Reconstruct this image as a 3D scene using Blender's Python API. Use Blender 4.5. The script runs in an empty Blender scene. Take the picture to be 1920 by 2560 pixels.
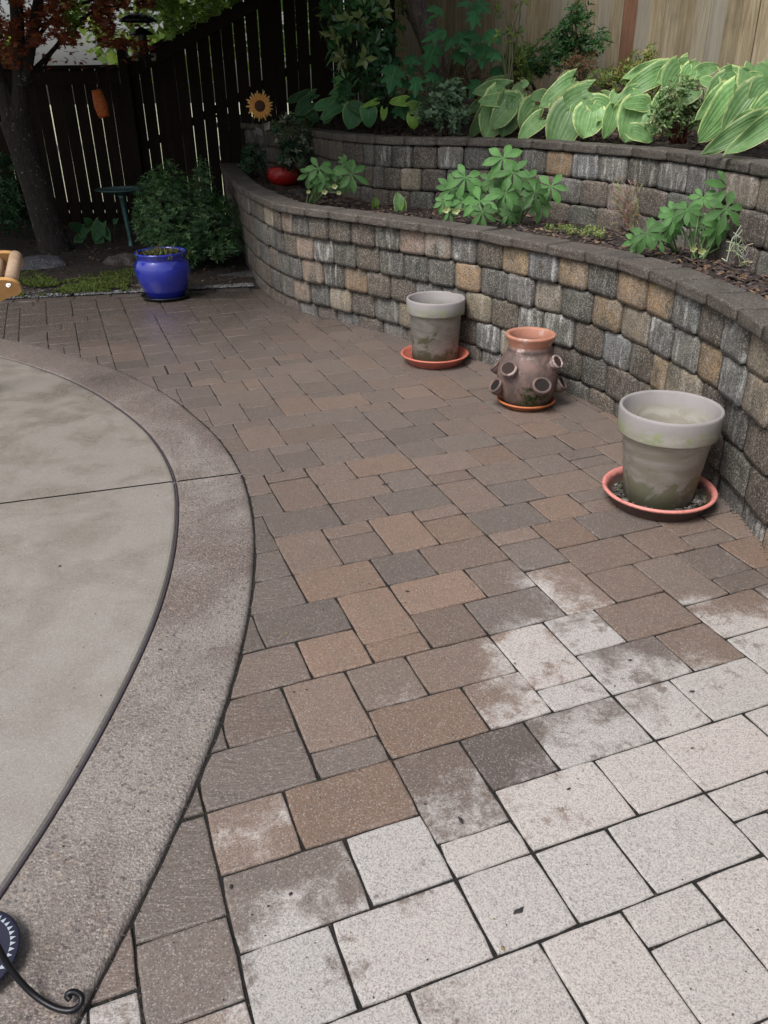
import bpy, bmesh, math, random
from mathutils import Vector, Matrix, noise as mnoise
from math import sin, cos, pi, atan, atan2, sqrt, radians, degrees, hypot
random.seed(11)
S = bpy.context.scene
COL = S.collection
# ------------------------------------------------------------------ camera, sky, sun, exposure
FPX, PITCH, ROLL, YAW, UNIT, GU0, GV0, H = 2036., .48306145, .01228911, .35924329, .1, .58296, 1.11899, 1.6
sp, cp, sr, cr = sin(PITCH), cos(PITCH), sin(ROLL), cos(ROLL)
RT = Vector((cr, -sr*sp, -sr*cp)); UPV = Vector((sr, cr*sp, cr*cp)); FW = Vector((0, cp, -sp))
cam = bpy.data.cameras.new('camera'); camo = bpy.data.objects.new('camera', cam); COL.objects.link(camo)
camo.matrix_world = Matrix(((RT.x, UPV.x, -FW.x, 0), (RT.y, UPV.y, -FW.y, 0), (RT.z, UPV.z, -FW.z, H), (0, 0, 0, 1)))
cam.sensor_fit = 'VERTICAL'; cam.sensor_height = 24.0; cam.lens = 24.0*FPX/2560
cam.clip_start = .05; cam.clip_end = 500
S.camera = camo
W = bpy.data.worlds.new('World'); S.world = W; W.use_nodes = True
wn = W.node_tree; wn.nodes.clear()
SUN_EL, SUN_AZ = radians(56), radians(222)      # azimuth measured clockwise from +Y
sky = wn.nodes.new('ShaderNodeTexSky'); sky.sky_type = 'NISHITA'; sky.sun_disc = False
sky.sun_elevation = SUN_EL; sky.sun_rotation = SUN_AZ; sky.dust_density = 4.0; sky.air_density = 1.0
hs = wn.nodes.new('ShaderNodeHueSaturation'); hs.inputs['Saturation'].default_value = .42
bg = wn.nodes.new('ShaderNodeBackground'); bg.inputs['Strength'].default_value = .105
wo = wn.nodes.new('ShaderNodeOutputWorld')
wn.links.new(sky.outputs[0], hs.inputs['Color']); wn.links.new(hs.outputs[0], bg.inputs[0]); wn.links.new(bg.outputs[0], wo.inputs[0])
sl = bpy.data.lights.new('sun', 'SUN'); sl.energy = 2.3; sl.angle = radians(24); sl.color = (1, .97, .93)
so = bpy.data.objects.new('sun', sl); COL.objects.link(so)
sd = Vector((sin(SUN_AZ)*cos(SUN_EL), cos(SUN_AZ)*cos(SUN_EL), sin(SUN_EL)))
so.rotation_euler = (-sd).to_track_quat('-Z', 'Y').to_euler(); so.location = (0, 0, 12)
S.view_settings.view_transform = 'Standard'; S.view_settings.look = 'None'
S.view_settings.exposure = 0.50; S.view_settings.gamma = 1; S.view_settings.use_curve_mapping = False

# ------------------------------------------------------------------ helpers
def ray(px, py): return FW + RT*((px-960)/FPX) - UPV*((py-1280)/FPX)
def at(px, py, Y):                      # point seen at a photo pixel, Y metres ahead
    d = ray(px, py); t = Y/d.y; return Vector((d.x*t, Y, H+d.z*t))
def gnd(px, py, z=0.):
    d = ray(px, py); t = (z-H)/d.z; return Vector((d.x*t, d.y*t, z))
def prj(p):
    q = Vector((p[0], p[1], p[2]-H)); d = q.dot(FW); return 960+FPX*q.dot(RT)/d, 1280-FPX*q.dot(UPV)/d
def mpp(p): return Vector((p[0], p[1], p[2]-H)).dot(FW)/FPX     # metres per photo pixel
CA, SA = cos(YAW), sin(YAW)
def grid2w(u, v):
    a = u*UNIT+GU0; b = v*UNIT+GV0; return Vector((CA*a-SA*b, SA*a+CA*b, 0))
def w2grid(p): return ((p[0]*CA+p[1]*SA-GU0)/UNIT, (-p[0]*SA+p[1]*CA-GV0)/UNIT)
def rn(a, b): return random.uniform(a, b)

class MB:
    def __init__(s): s.v = []; s.f = []; s.c = []; s.uv = {}; s.cur = (1, 1, 1, 1)
    def add(s, vs, fs, col=None, uvs=None):
        o = len(s.v); s.v += [tuple(p) for p in vs]; c = col or s.cur
        s.c += [c]*len(vs)
        if uvs:
            for i, u in enumerate(uvs): s.uv[o+i] = u
        s.f += [tuple(o+i for i in f) for f in fs]
    def box(s, c, d, col=None, rz=0, M=None):
        x, y, z = d[0]/2, d[1]/2, d[2]/2
        vs = [Vector((a*x, b*y, e*z)) for e in (-1, 1) for b in (-1, 1) for a in (-1, 1)]
        R = Matrix.Rotation(rz, 3, 'Z') if M is None else M
        s.add([R@v+Vector(c) for v in vs], [(0, 2, 3, 1), (4, 5, 7, 6), (0, 1, 5, 4), (2, 6, 7, 3), (0, 4, 6, 2), (1, 3, 7, 5)], col)
    def tube(s, pts, rad, n=8, col=None, cap=True):
        pts = [Vector(p) for p in pts]; m = len(pts)
        if not hasattr(rad, '__len__'): rad = [rad]*m
        vs = []; prev = None
        for i, p in enumerate(pts):
            t = (pts[min(i+1, m-1)]-pts[max(i-1, 0)]).normalized()
            if prev is None:
                a = t.orthogonal().normalized()
            else:
                a = (prev-t*prev.dot(t)).normalized()
            prev = a; b = t.cross(a)
            for k in range(n):
                an = 2*pi*k/n; vs.append(p+(a*cos(an)+b*sin(an))*rad[i])
        fs = [(i*n+k, i*n+(k+1) % n, (i+1)*n+(k+1) % n, (i+1)*n+k) for i in range(m-1) for k in range(n)]
        if cap: fs += [tuple(range(n-1, -1, -1)), tuple((m-1)*n+k for k in range(n))]
        s.add(vs, fs, col)
    def lathe(s, prof, c=(0, 0, 0), n=48, col=None, jit=0):
        vs = []
        for r, z in prof:
            for k in range(n):
                a = 2*pi*k/n; j = 1+jit*mnoise.noise(Vector((cos(a)*2, sin(a)*2, z*9)))
                vs.append((c[0]+r*cos(a)*j, c[1]+r*sin(a)*j, c[2]+z))
        m = len(prof)
        s.add(vs, [(i*n+k, i*n+(k+1) % n, (i+1)*n+(k+1) % n, (i+1)*n+k) for i in range(m-1) for k in range(n)], col)
    def mesh(s, name, smooth=False):
        me = bpy.data.meshes.new(name); me.from_pydata(s.v, [], s.f); me.update()
        at_ = me.color_attributes.new('tint', 'FLOAT_COLOR', 'POINT')
        at_.data.foreach_set('color', [x for c in s.c for x in c])
        if s.uv:
            uvl = me.uv_layers.new(name='UVMap')
            for l in me.loops: uvl.data[l.index].uv = s.uv.get(l.vertex_index, (0, 0))
        if smooth: me.polygons.foreach_set('use_smooth', [True]*len(me.polygons))
        return me
    def build(s, name, mat, parent=None, smooth=False, loc=None):
        return link(name, s.mesh(name, smooth), mat, parent, loc)
def link(name, me, mat=None, parent=None, loc=None, M=None):
    o = bpy.data.objects.new(name, me); COL.objects.link(o)
    if mat and not me.materials: me.materials.append(mat)
    if M is not None: o.matrix_world = M
    if loc is not None: o.location = loc
    if parent is not None:
        P = Matrix.LocRotScale(parent.location, parent.rotation_euler, parent.scale)
        if parent.parent is not None:
            q = parent.parent; P = Matrix.LocRotScale(q.location, q.rotation_euler, q.scale) @ P
        o.parent = parent
        L = P.inverted() @ (M if M is not None else Matrix.Translation(loc) if loc is not None else Matrix.Identity(4))
        o.matrix_basis = L
    return o
def tag(o, label=None, cat=None, group=None, kind=None):
    if label: o['label'] = label
    if cat: o['category'] = cat
    if group: o['group'] = group
    if kind: o['kind'] = kind
    return o
def thing(name, loc, label, cat, group=None):
    o = bpy.data.objects.new(name, None); COL.objects.link(o); o.location = loc; o.empty_display_size = .1
    return tag(o, label, cat, group)
def cat_rom(pts, n):
    P = [Vector(p) for p in pts]; P = [2*P[0]-P[1]]+P+[2*P[-1]-P[-2]]; out = []
    for i in range(1, len(P)-2):
        for k in range(n):
            t = k/n; a, b, c, d = P[i-1], P[i], P[i+1], P[i+2]
            out.append(.5*((2*b)+(c-a)*t+(2*a-5*b+4*c-d)*t*t+(3*b-a-3*c+d)*t**3))
    out.append(P[-2]); return out
def resample(pts, n, smooth=0):
    d = [0]
    for a, b in zip(pts, pts[1:]): d.append(d[-1]+(b-a).length)
    out = []; j = 0
    for i in range(n):
        s = d[-1]*i/(n-1)
        while j < len(d)-2 and d[j+1] < s: j += 1
        t = (s-d[j])/max(1e-9, d[j+1]-d[j]); out.append(pts[j].lerp(pts[j+1], min(1, max(0, t))))
    for _ in range(smooth):
        out = [out[0]]+[(out[i-1]+out[i]*2+out[i+1])/4 for i in range(1, n-1)]+[out[-1]]
    return out

# ------------------------------------------------------------------ material toolkit
class NT:
    def __init__(s, name):
        s.m = bpy.data.materials.new(name); s.m.use_nodes = True; s.t = s.m.node_tree; s.t.nodes.clear()
        s.out = s.t.nodes.new('ShaderNodeOutputMaterial'); s.b = s.t.nodes.new('ShaderNodeBsdfPrincipled')
        s.t.links.new(s.b.outputs[0], s.out.inputs[0])
    def n(s, typ, ins={}, **props):
        nd = s.t.nodes.new('ShaderNode'+typ)
        for k, v in props.items(): setattr(nd, k, v)
        for k, v in ins.items():
            sk = nd.inputs[k]
            if isinstance(v, bpy.types.NodeSocket): s.t.links.new(v, sk)
            elif isinstance(v, bpy.types.Node): s.t.links.new(v.outputs[0], sk)
            else:
                try: sk.default_value = v
                except Exception: sk.default_value = tuple(v)+(1,)
        return nd
    def math(s, op, a, b=0, c=0, clamp=False):
        return s.n('Math', {0: a, 1: b, 2: c}, operation=op, use_clamp=clamp).outputs[0]
    def mix(s, f, a, b, mode='MIX'):
        nd = s.t.nodes.new('ShaderNodeMix'); nd.data_type = 'RGBA'; nd.blend_type = mode; nd.clamp_factor = True
        for i, v in ((0, f), (6, a), (7, b)):
            sk = nd.inputs[i]
            if isinstance(v, bpy.types.NodeSocket): s.t.links.new(v, sk)
            elif i == 0: sk.default_value = v
            else: sk.default_value = tuple(v)[:3]+(1,)
        return nd.outputs[2]
    def ramp(s, f, a, b):               # smoothstep a..b
        return s.n('MapRange', {0: f, 1: a, 2: b, 3: 0., 4: 1.}, interpolation_type='SMOOTHSTEP').outputs[0]
    def noise(s, vec, scale, detail=4, rough=.6, dist=0, out=0):
        return s.n('TexNoise', {'Vector': vec, 'Scale': scale, 'Detail': detail, 'Roughness': rough, 'Distortion': dist}).outputs[out]
    def voro(s, vec, scale, out=0, feature='F1'):
        return s.n('TexVoronoi', {'Vector': vec, 'Scale': scale}, feature=feature).outputs[out]
    def pos(s, scale=(1, 1, 1), loc=(0, 0, 0), obj=False):
        src = s.n('TexCoord').outputs['Object'] if obj else s.n('NewGeometry').outputs['Position']
        return s.n('Mapping', {'Vector': src, 'Scale': scale, 'Location': loc}).outputs[0]
    def attr(s, name='tint', out=0): return s.n('Attribute', attribute_name=name).outputs[out]
    def bump(s, h, strength=.5, dist=.01):
        bp = s.n('Bump', {'Height': h, 'Strength': strength, 'Distance': dist}); s.set('Normal', bp.outputs[0])
    def set(s, k, v):
        if isinstance(v, bpy.types.NodeSocket): s.t.links.new(v, s.b.inputs[k])
        elif k == 'Base Color': s.b.inputs[k].default_value = tuple(v)[:3]+(1,)
        else: s.b.inputs[k].default_value = v
def speckle(t, vec, col, scale, amt=.5, light=(.6, .58, .55), dark=(.03, .028, .03), thr=.32):
    """fine aggregate: light and dark grains of their own colour"""
    cell = t.voro(vec, scale, 1)            # random colour per cell
    sep = t.n('SeparateColor', {0: cell})
    isl = t.ramp(sep.outputs[0], 1-thr*.45, 1-thr*.45+.06); isd = t.ramp(sep.outputs[1], 1-thr, 1-thr+.06)
    c = t.mix(t.math('MULTIPLY', isd, amt), col, dark)
    return t.mix(t.math('MULTIPLY', isl, amt), c, light), sep

# pavers ------------------------------------------------------------
def m_paver():
    t = NT('paver_concrete'); P = t.pos(); tint = t.attr(); al = t.attr(out=3); sl_ = t.math('GREATER_THAN', al, 1.5); ta = t.math('MULTIPLY_ADD', sl_, -2., al)
    # wet/dry stain: the slab dries from the near right corner
    sx = t.n('SeparateXYZ', {0: P})
    u = t.math('ADD', t.math('MULTIPLY', sx.outputs[0], CA/UNIT), t.math('MULTIPLY_ADD', sx.outputs[1], SA/UNIT, -GU0/UNIT))
    v = t.math('ADD', t.math('MULTIPLY', sx.outputs[0], -SA/UNIT), t.math('MULTIPLY_ADD', sx.outputs[1], CA/UNIT, -GV0/UNIT))
    d = t.math('SUBTRACT', v, t.math('MINIMUM', t.math('MAXIMUM', t.math('MULTIPLY_ADD', u, .32, 2.0), t.math('MULTIPLY_ADD', u, .72, 2.0)), 6.0))
    n1 = t.noise(P, 3.0, 4, .6); n2 = t.noise(P, 15, 5, .75); n3 = t.noise(P, 70, 3, .8)
    d = t.math('ADD', d, t.math('MULTIPLY', t.math('SUBTRACT', n1, .5), 13.))
    d = t.math('ADD', d, t.math('MULTIPLY', t.math('SUBTRACT', n2, .5), 5.5))
    d = t.math('ADD', d, t.math('MULTIPLY', t.math('SUBTRACT', ta, .5), 5.))
    d = t.math('ADD', d, t.math('MULTIPLY', t.math('SUBTRACT', n3, .5), 3.2))
    wet = t.ramp(d, -1.5, 1.3)
    wet = t.math('MAXIMUM', wet, t.math('MULTIPLY', t.ramp(t.math('ADD', t.noise(P, 6.5, 6, .74), t.math('MULTIPLY', d, .016)), .50, .60), .85))
    mott = t.noise(P, 9, 5, .6)
    base = t.mix(t.math('MULTIPLY_ADD', mott, 1.0, -.5, clamp=True), tint, (.10, .095, .092))
    wetc = t.mix(.0, base, base)
    bw = t.n('RGBToBW', {0: tint}).outputs[0]
    drybase = t.mix(.66, t.n('HueSaturation', {'Color': base, 'Value': 2.3, 'Saturation': .65}).outputs[0], (.405, .392, .385))
    dm = t.noise(P, 45, 4, .7)
    drybase = t.mix(t.ramp(dm, .56, .75), drybase, (.23, .22, .21))
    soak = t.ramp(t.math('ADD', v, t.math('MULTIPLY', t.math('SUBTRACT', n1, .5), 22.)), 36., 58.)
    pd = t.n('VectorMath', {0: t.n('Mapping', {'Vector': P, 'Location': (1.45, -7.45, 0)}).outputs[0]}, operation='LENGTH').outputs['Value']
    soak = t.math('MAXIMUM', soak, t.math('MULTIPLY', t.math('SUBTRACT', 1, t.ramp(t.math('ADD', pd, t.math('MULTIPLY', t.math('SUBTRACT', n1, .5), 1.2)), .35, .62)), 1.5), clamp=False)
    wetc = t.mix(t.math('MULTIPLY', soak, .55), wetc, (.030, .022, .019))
    col = t.mix(wet, drybase, wetc)
    gr = t.noise(P, 210, 3, .8); col = t.n('HueSaturation', {'Color': col, 'Value': t.math('MULTIPLY_ADD', gr, 1.5, .25)}).outputs[0]
    col, sep = speckle(t, P, col, 330, .34, light=(.48, .45, .43), dark=(.03, .027, .026), thr=.26)
    col, _ = speckle(t, P, col, 190, .20, light=(.5, .46, .42), thr=.03)
    col = t.mix(t.math('MULTIPLY', t.ramp(t.noise(P, 26, 5, .7), .60, .72), .30), col, (.05, .042, .036))
    t.set('Base Color', col)
    t.set('Roughness', t.math('MULTIPLY_ADD', soak, -.14, t.math('MULTIPLY_ADD', wet, -.48, .86)))
    t.set('Specular IOR Level', .5)
    h = t.math('ADD', t.math('MULTIPLY', t.noise(P, 420, 3, .7), .5), t.math('MULTIPLY', t.noise(P, 60, 4, .6), .9))
    slate = t.noise(t.pos(scale=(6, 34, 6)), 1.6, 5, .65, .8)
    h2 = t.math('MULTIPLY', slate, t.math('MULTIPLY', sl_, 2.6))
    bp = t.n('Bump', {'Height': t.math('ADD', h, h2), 'Strength': t.math('MULTIPLY_ADD', wet, -.30, .8), 'Distance': .0035}); t.set('Normal', bp.outputs[0])
    return t.m
def m_conc(kind):
    t = NT('exposed_aggregate' if kind == 'band' else 'brushed_concrete'); P = t.pos()
    if kind == 'band':
        big = t.noise(P, 1.7, 5, .6, .5)
        yy = t.n('SeparateXYZ', {0: P}).outputs[1]
        col = t.mix(t.ramp(t.math('ADD', big, t.math('MULTIPLY', yy, -.035)), .30, .54), (.150, .118, .106), (.240, .212, .196))
        col, sep = speckle(t, P, col, 270, .38, light=(.46, .42, .38), dark=(.055, .05, .05), thr=.34)
        col, _ = speckle(t, P, col, 110, .7, light=(.48, .33, .18), dark=(.04, .04, .045), thr=.05)
        col, _ = speckle(t, P, col, 115, .42, light=(.40, .33, .26), dark=(.05, .043, .04), thr=.12)
        t.set('Base Color', col); t.set('Roughness', t.math('MULTIPLY_ADD', big, .35, .30))
        v = t.voro(P, 130)
        t.bump(t.math('ADD', v, t.noise(P, 300, 3)), .8, .003)
    else:
        a = t.noise(P, 1.4, 6, .62, .3); b = t.noise(P, 4.5, 6, .68, .3)
        sx = t.n('SeparateXYZ', {0: P})
        far = t.ramp(sx.outputs[1], 1.4, 4.6)         # damp, mossier slab away from the house
        damp = t.ramp(t.math('ADD', t.math('MULTIPLY', b, .75), t.math('MULTIPLY', a, .45)), .52, .74)
        dry = t.mix(a, (.235, .216, .196), (.300, .280, .257)); wetc = t.mix(b, (.165, .142, .120), (.21, .184, .158))
        col = t.mix(t.math('MULTIPLY', damp, t.math('MULTIPLY_ADD', far, .75, .25)), dry, wetc)
        col = t.mix(t.math('MULTIPLY', far, .35), col, (.17, .145, .115))
        col, _ = speckle(t, P, col, 380, .22, thr=.3)
        t.set('Base Color', col); t.set('Roughness', t.math('MULTIPLY_ADD', damp, -.30, .54))
        t.bump(t.math('ADD', t.noise(P, 500, 3), t.math('MULTIPLY', b, .6)), .35, .002)
    return t.m
def m_block():
    t = NT('tumbled_wall_block'); P = t.pos(); oi = t.n('ObjectInfo'); tint = oi.outputs['Color']; al = oi.outputs['Alpha']; rnd = oi.outputs['Random']
    off = t.n('CombineXYZ', {0: t.math('MULTIPLY', rnd, 31.), 1: t.math('MULTIPLY', rnd, 17.), 2: t.math('MULTIPLY', rnd, 7.)}).outputs[0]
    Q = t.n('VectorMath', {0: P, 1: off}, operation='ADD').outputs[0]
    st = t.n('Mapping', {'Vector': Q, 'Scale': (26, 26, 5)}).outputs[0]
    streak = t.noise(st, 1., 4, .65, .4); blot = t.noise(Q, 14, 5, .65)
    grain = t.noise(Q, 330, 2, .8)
    c = t.mix(t.ramp(blot, .38, .68), t.n('HueSaturation', {'Color': tint, 'Value': .62, 'Saturation': .8}).outputs[0], tint)
    c = t.mix(t.ramp(t.noise(Q, 7, 3), .5, .72), c, (.075, .066, .052))
    # efflorescence: pale speckled streaks
    effm = t.math('MULTIPLY', t.ramp(t.math('ADD', t.math('MULTIPLY', streak, .7), t.math('MULTIPLY', grain, .32)), .50, .66), al, clamp=True)
    c = t.mix(effm, c, (.52, .51, .49))
    gv = t.noise(Q, 110, 4, .75); c = t.n('HueSaturation', {'Color': c, 'Value': t.math('MULTIPLY_ADD', gv, 2.0, 0.)}).outputs[0]
    c, _ = speckle(t, P, c, 230, .55, light=(.42, .40, .36), dark=(.02, .018, .016), thr=.36)
    t.set('Base Color', c); t.set('Roughness', .8)
    t.bump(t.math('ADD', t.math('MULTIPLY', t.noise(Q, 150, 4, .7), 1.), t.math('MULTIPLY', blot, 1.2)), .9, .006)
    return t.m
def m_cap():
    t = NT('cap_stone'); P = t.pos(); oi = t.n('ObjectInfo')
    n = t.noise(P, 6, 5, .65)
    c = t.mix(t.ramp(n, .35, .7), (.054, .045, .040), (.094, .082, .073))
    c = t.mix(t.math('MULTIPLY', oi.outputs['Random'], .35), c, (.11, .085, .068))
    c, _ = speckle(t, P, c, 260, .45, light=(.42, .39, .35), dark=(.02, .02, .02), thr=.30)
    t.set('Base Color', c); t.set('Roughness', .62)
    t.bump(t.math('ADD', t.noise(P, 260, 3, .7), t.math('MULTIPLY', n, .8)), .7, .004)
    return t.m
def m_soil(name='dark_soil', a=(.014, .010, .008), b=(.036, .026, .020)):
    t = NT(name); P = t.pos(); n = t.noise(P, 22, 6, .7)
    c = t.mix(t.ramp(n, .35, .65), a, b); c = t.mix(t.ramp(t.noise(P, 120, 3), .62, .7), c, (.13, .09, .06))
    t.set('Base Color', c); t.set('Roughness', .8); t.bump(t.math('ADD', n, t.noise(P, 90, 4)), 1., .02)
    return t.m
def m_tint(name, rough=.7, var=.25, scale=40, bump=.3, dist=.003, spec=.5, speck=0, trans=0, metal=0, coat=0):
    """colour from the mesh, broken up by grain and blotches"""
    t = NT(name); P = t.pos(); c = t.attr()
    n = t.noise(P, scale, 5, .65); n2 = t.noise(P, scale*.22, 3)
    k = t.math('MULTIPLY_ADD', t.math('ADD', n, n2), var*2, 1-var*2)
    c = t.n('VectorMath', {0: c, 1: t.n('CombineXYZ', {0: k, 1: k, 2: k}).outputs[0]}, operation='MULTIPLY').outputs[0]
    if speck: c, _ = speckle(t, P, c, 240, speck)
    t.set('Base Color', c); t.set('Roughness', rough); t.set('Specular IOR Level', spec); t.set('Metallic', metal)
    if coat: t.set('Coat Weight', coat); t.set('Coat Roughness', .05)
    if bump: t.bump(n, bump, dist)
    if trans:
        tr = t.n('BsdfTranslucent', {'Color': t.n('HueSaturation', {'Color': c, 'Value': 1.5, 'Saturation': 1.1}).outputs[0]})
        mx = t.n('MixShader', {0: trans, 1: t.b.outputs[0], 2: tr.outputs[0]}); t.t.links.new(mx.outputs[0], t.out.inputs[0])
    return t.m
def m_flat(name, col, rough=.6, metal=0, **k):
    t = NT(name); P = t.pos(); n = t.noise(P, k.get('scale', 30), 4)
    t.set('Base Color', t.mix(t.ramp(n, .3, .75), tuple(x*.75 for x in col), tuple(min(1, x*1.15) for x in col)))
    t.set('Roughness', rough); t.set('Metallic', metal)
    if k.get('coat'): t.set('Coat Weight', k['coat']); t.set('Coat Roughness', .06)
    t.bump(n, .25, .002)
    return t.m
def m_leafy(name, body, margin=None, edge=.80, rib=9, rough=.38, vein=.25):
    """leaf with UV: x = -1..1 across, y = 0..1 along; ribs run along the leaf"""
    t = NT(name); uv = t.n('UVMap').outputs[0]; s = t.n('SeparateXYZ', {0: uv}); oi = t.n('ObjectInfo').outputs['Random']
    au = t.math('ABSOLUTE', s.outputs[0]); P = t.pos(); n = t.noise(P, 26, 4, .65)
    w = t.n('MapRange', {0: oi, 3: .62, 4: 1.25}).outputs[0]
    c = t.mix(t.ramp(n, .3, .75), tuple(x*.8 for x in body), tuple(x*1.2 for x in body))
    ribs = t.math('SINE', t.math('MULTIPLY', au, rib*2*pi))
    c = t.mix(t.ramp(ribs, .55, 1.), c, tuple(x*(1-vein) for x in body))
    mid = t.math('SUBTRACT', 1, t.ramp(au, .0, .045)); c = t.mix(t.math('MULTIPLY', mid, .7), c, tuple(min(1, x*1.7+.03) for x in body))
    if margin:
        e = t.math('ADD', t.math('MAXIMUM', au, t.math('MULTIPLY_ADD', s.outputs[1], 1.5, -.62)), t.math('MULTIPLY', t.math('SUBTRACT', t.noise(P, 30, 3), .5), .30))
        c = t.mix(t.ramp(e, edge-.03, edge+.05), c, margin)
    c = t.n('VectorMath', {0: c, 1: t.n('CombineXYZ', {0: w, 1: w, 2: w}).outputs[0]}, operation='MULTIPLY').outputs[0]
    t.set('Base Color', c); t.set('Roughness', rough); t.set('Specular IOR Level', .32)
    t.bump(t.math('MULTIPLY_ADD', ribs, .6, n), .35, .004)
    tr = t.n('BsdfTranslucent', {'Color': t.n('HueSaturation', {'Color': c, 'Value': 1.6, 'Saturation': 1.15}).outputs[0]})
    mx = t.n('MixShader', {0: .22, 1: t.b.outputs[0], 2: tr.outputs[0]}); t.t.links.new(mx.outputs[0], t.out.inputs[0])
    return t.m
def m_wood(name, a, b, dark=(.02, .016, .012), scale=1, rough=.75):
    t = NT(name); P = t.pos(); oi = t.n('ObjectInfo').outputs['Random']
    off = t.n('CombineXYZ', {0: t.math('MULTIPLY', oi, 40.), 2: t.math('MULTIPLY', oi, 9.)}).outputs[0]
    Q = t.n('Mapping', {'Vector': t.n('VectorMath', {0: P, 1: off}, operation='ADD').outputs[0], 'Scale': (38*scale, 38*scale, 2.2*scale)}).outputs[0]
    g = t.noise(Q, 1, 5, .7, .8); bl = t.noise(t.n('VectorMath', {0: P, 1: off}, operation='ADD').outputs[0], 2.6, 4, .6)
    c = t.mix(t.ramp(g, .3, .72), a, b); c = t.mix(t.math('MULTIPLY', oi, .65), c, tuple(x*.6 for x in a))
    c = t.mix(t.math('MULTIPLY', t.ramp(bl, .45, .8), .5), c, dark)
    if name.startswith('weathered'): c = t.mix(t.math('MULTIPLY', t.ramp(t.math('FRACT', t.math('MULTIPLY', oi, 7.3)), .35, 1.), .6), c, t.mix(g, (.16, .155, .14), (.33, .32, .29)))
    t.set('Base Color', c); t.set('Roughness', rough); t.set('Specular IOR Level', .15); t.bump(g, .5, .003)
    return t.m
def m_bark(name='bark', k=1.):
    t = NT(name); Q = t.pos(scale=(1, 1, .28)); n = t.noise(Q, 34, 6, .7, 1.); l = t.noise(t.pos(), 26, 4, .7)
    c = t.mix(t.ramp(n, .35, .65), tuple(x*k for x in (.010, .008, .0075)), tuple(x*k for x in (.034, .026, .022))); c = t.mix(t.ramp(l, .63, .67), c, (.24, .25, .23))
    t.set('Base Color', c); t.set('Roughness', .85); t.bump(n, 1., .02)
    return t.m
def m_claypot(name, body, pale, green, zrim, seed=0., cxy=(0, 0), R=1.):
    """weathered clay: pale lime bloom high up, algae blotches lower down"""
    t = NT(name); P = t.pos(loc=(seed, seed, 0)); z = t.n('SeparateXYZ', {0: t.pos()}).outputs[2]
    n = t.noise(P, 7, 6, .62, .8); f = t.noise(P, 60, 5, .7)
    sw = t.noise(t.n('Mapping', {'Vector': P, 'Scale': (5, 5, 14), 'Rotation': (.5, .3, 0)}).outputs[0], 1.2, 4, .6, 1.2)
    c = t.mix(t.ramp(sw, .35, .7), body, pale)
    alg = t.ramp(t.math('ADD', n, t.math('MULTIPLY', t.math('SUBTRACT', zrim*.42, z), 1.1)), .545, .60)
    c = t.mix(t.math('MULTIPLY', alg, .8), c, green)
    dx = t.n('VectorMath', {0: t.pos(scale=(1, 1, 0), loc=(-cxy[0], -cxy[1], 0))}, operation='LENGTH').outputs['Value']; outer = t.ramp(dx, R*.90, R*.945)
    ring = t.math('MULTIPLY', t.ramp(z, zrim*.72, zrim*.80), t.math('SUBTRACT', 1, t.ramp(z, zrim*.86, zrim*.93)))
    c = t.mix(t.ramp(z, zrim*.80, zrim*.92), c, t.mix(n, (.22, .205, .20), (.33, .31, .315))); ring = t.math('MULTIPLY', ring, outer); c = t.mix(t.math('MULTIPLY', ring, t.ramp(t.noise(P, 20, 5, .7), .45, .62)), c, (.25, .28, .16))
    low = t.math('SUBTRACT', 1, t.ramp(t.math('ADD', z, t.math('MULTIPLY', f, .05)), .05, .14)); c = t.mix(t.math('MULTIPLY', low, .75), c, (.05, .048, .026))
    c = t.mix(t.ramp(f, .62, .8), c, tuple(x*.7 for x in body))
    t.set('Base Color', c); t.set('Roughness', .7); t.bump(t.math('ADD', f, t.noise(P, 260, 3)), .45, .002)
    return t.m
def m_plastic_saucer(name, col, dirt, zmax, dirt_lo=.0, amt=.8):
    t = NT(name); P = t.pos(); z = t.n('SeparateXYZ', {0: P}).outputs[2]; n = t.noise(P, 18, 5, .7, .5); f = t.noise(P, 90, 4)
    m = t.math('SUBTRACT', 1, t.ramp(t.math('ADD', z, t.math('MULTIPLY', t.math('SUBTRACT', n, .5), .05)), zmax*.55, zmax*.80))
    m = t.math('MULTIPLY', m, t.ramp(t.math('ADD', n, t.math('MULTIPLY', f, .3)), .42+dirt_lo, .66+dirt_lo))
    m = t.math('MAXIMUM', m, t.math('MULTIPLY', t.ramp(t.math('ADD', n, t.math('MULTIPLY', f, .25)), .66, .78), .5))
    t.set('Base Color', t.mix(t.math('MULTIPLY', m, amt), t.mix(f, tuple(x*.72 for x in col), col), dirt)); t.set('Roughness', .55); t.bump(f, .15, .001)
    return t.m
M_PAV = m_paver(); M_BAND = m_conc('band'); M_SLAB = m_conc('slab'); M_BLK = m_block(); M_CAP = m_cap()
M_SOIL = m_soil(); M_JOINT = m_soil('joint_sand', (.006, .0055, .005), (.016, .014, .012)); M_BARK = m_bark(); M_BARK2 = m_bark('rough_reddish_bark', 3.6)
M_CHIP = m_tint('bark_mulch', .75, .25, 60, .5, .004); M_DIRT = m_tint('loose_debris', .8, .2, 80, .3, .002)
M_LEAF = m_tint('foliage', .45, .22, 18, 0, trans=.3); M_STEM = m_tint('stem_green', .5, .15, 40, 0)
M_MISC = m_tint('painted_surface', .5, .12, 30, .15, .001); M_STONE = m_tint('field_stone', .75, .25, 12, .9, .015, speck=.3)
M_CROWN = m_tint('tree_leaves', .5, .25, 12, 0, trans=.5)
M_MOSS = m_tint('moss_tuft', .85, .25, 60, 0, trans=.1)
M_HOSTA = m_leafy('hosta_leaf_variegated', (.18, .33, .125), (.50, .58, .25), .90, 4, .38, .06)
M_HOSTD = m_leafy('hosta_leaf_dark', (.055, .16, .065), (.13, .24, .08), .86, 7, .40)
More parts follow.
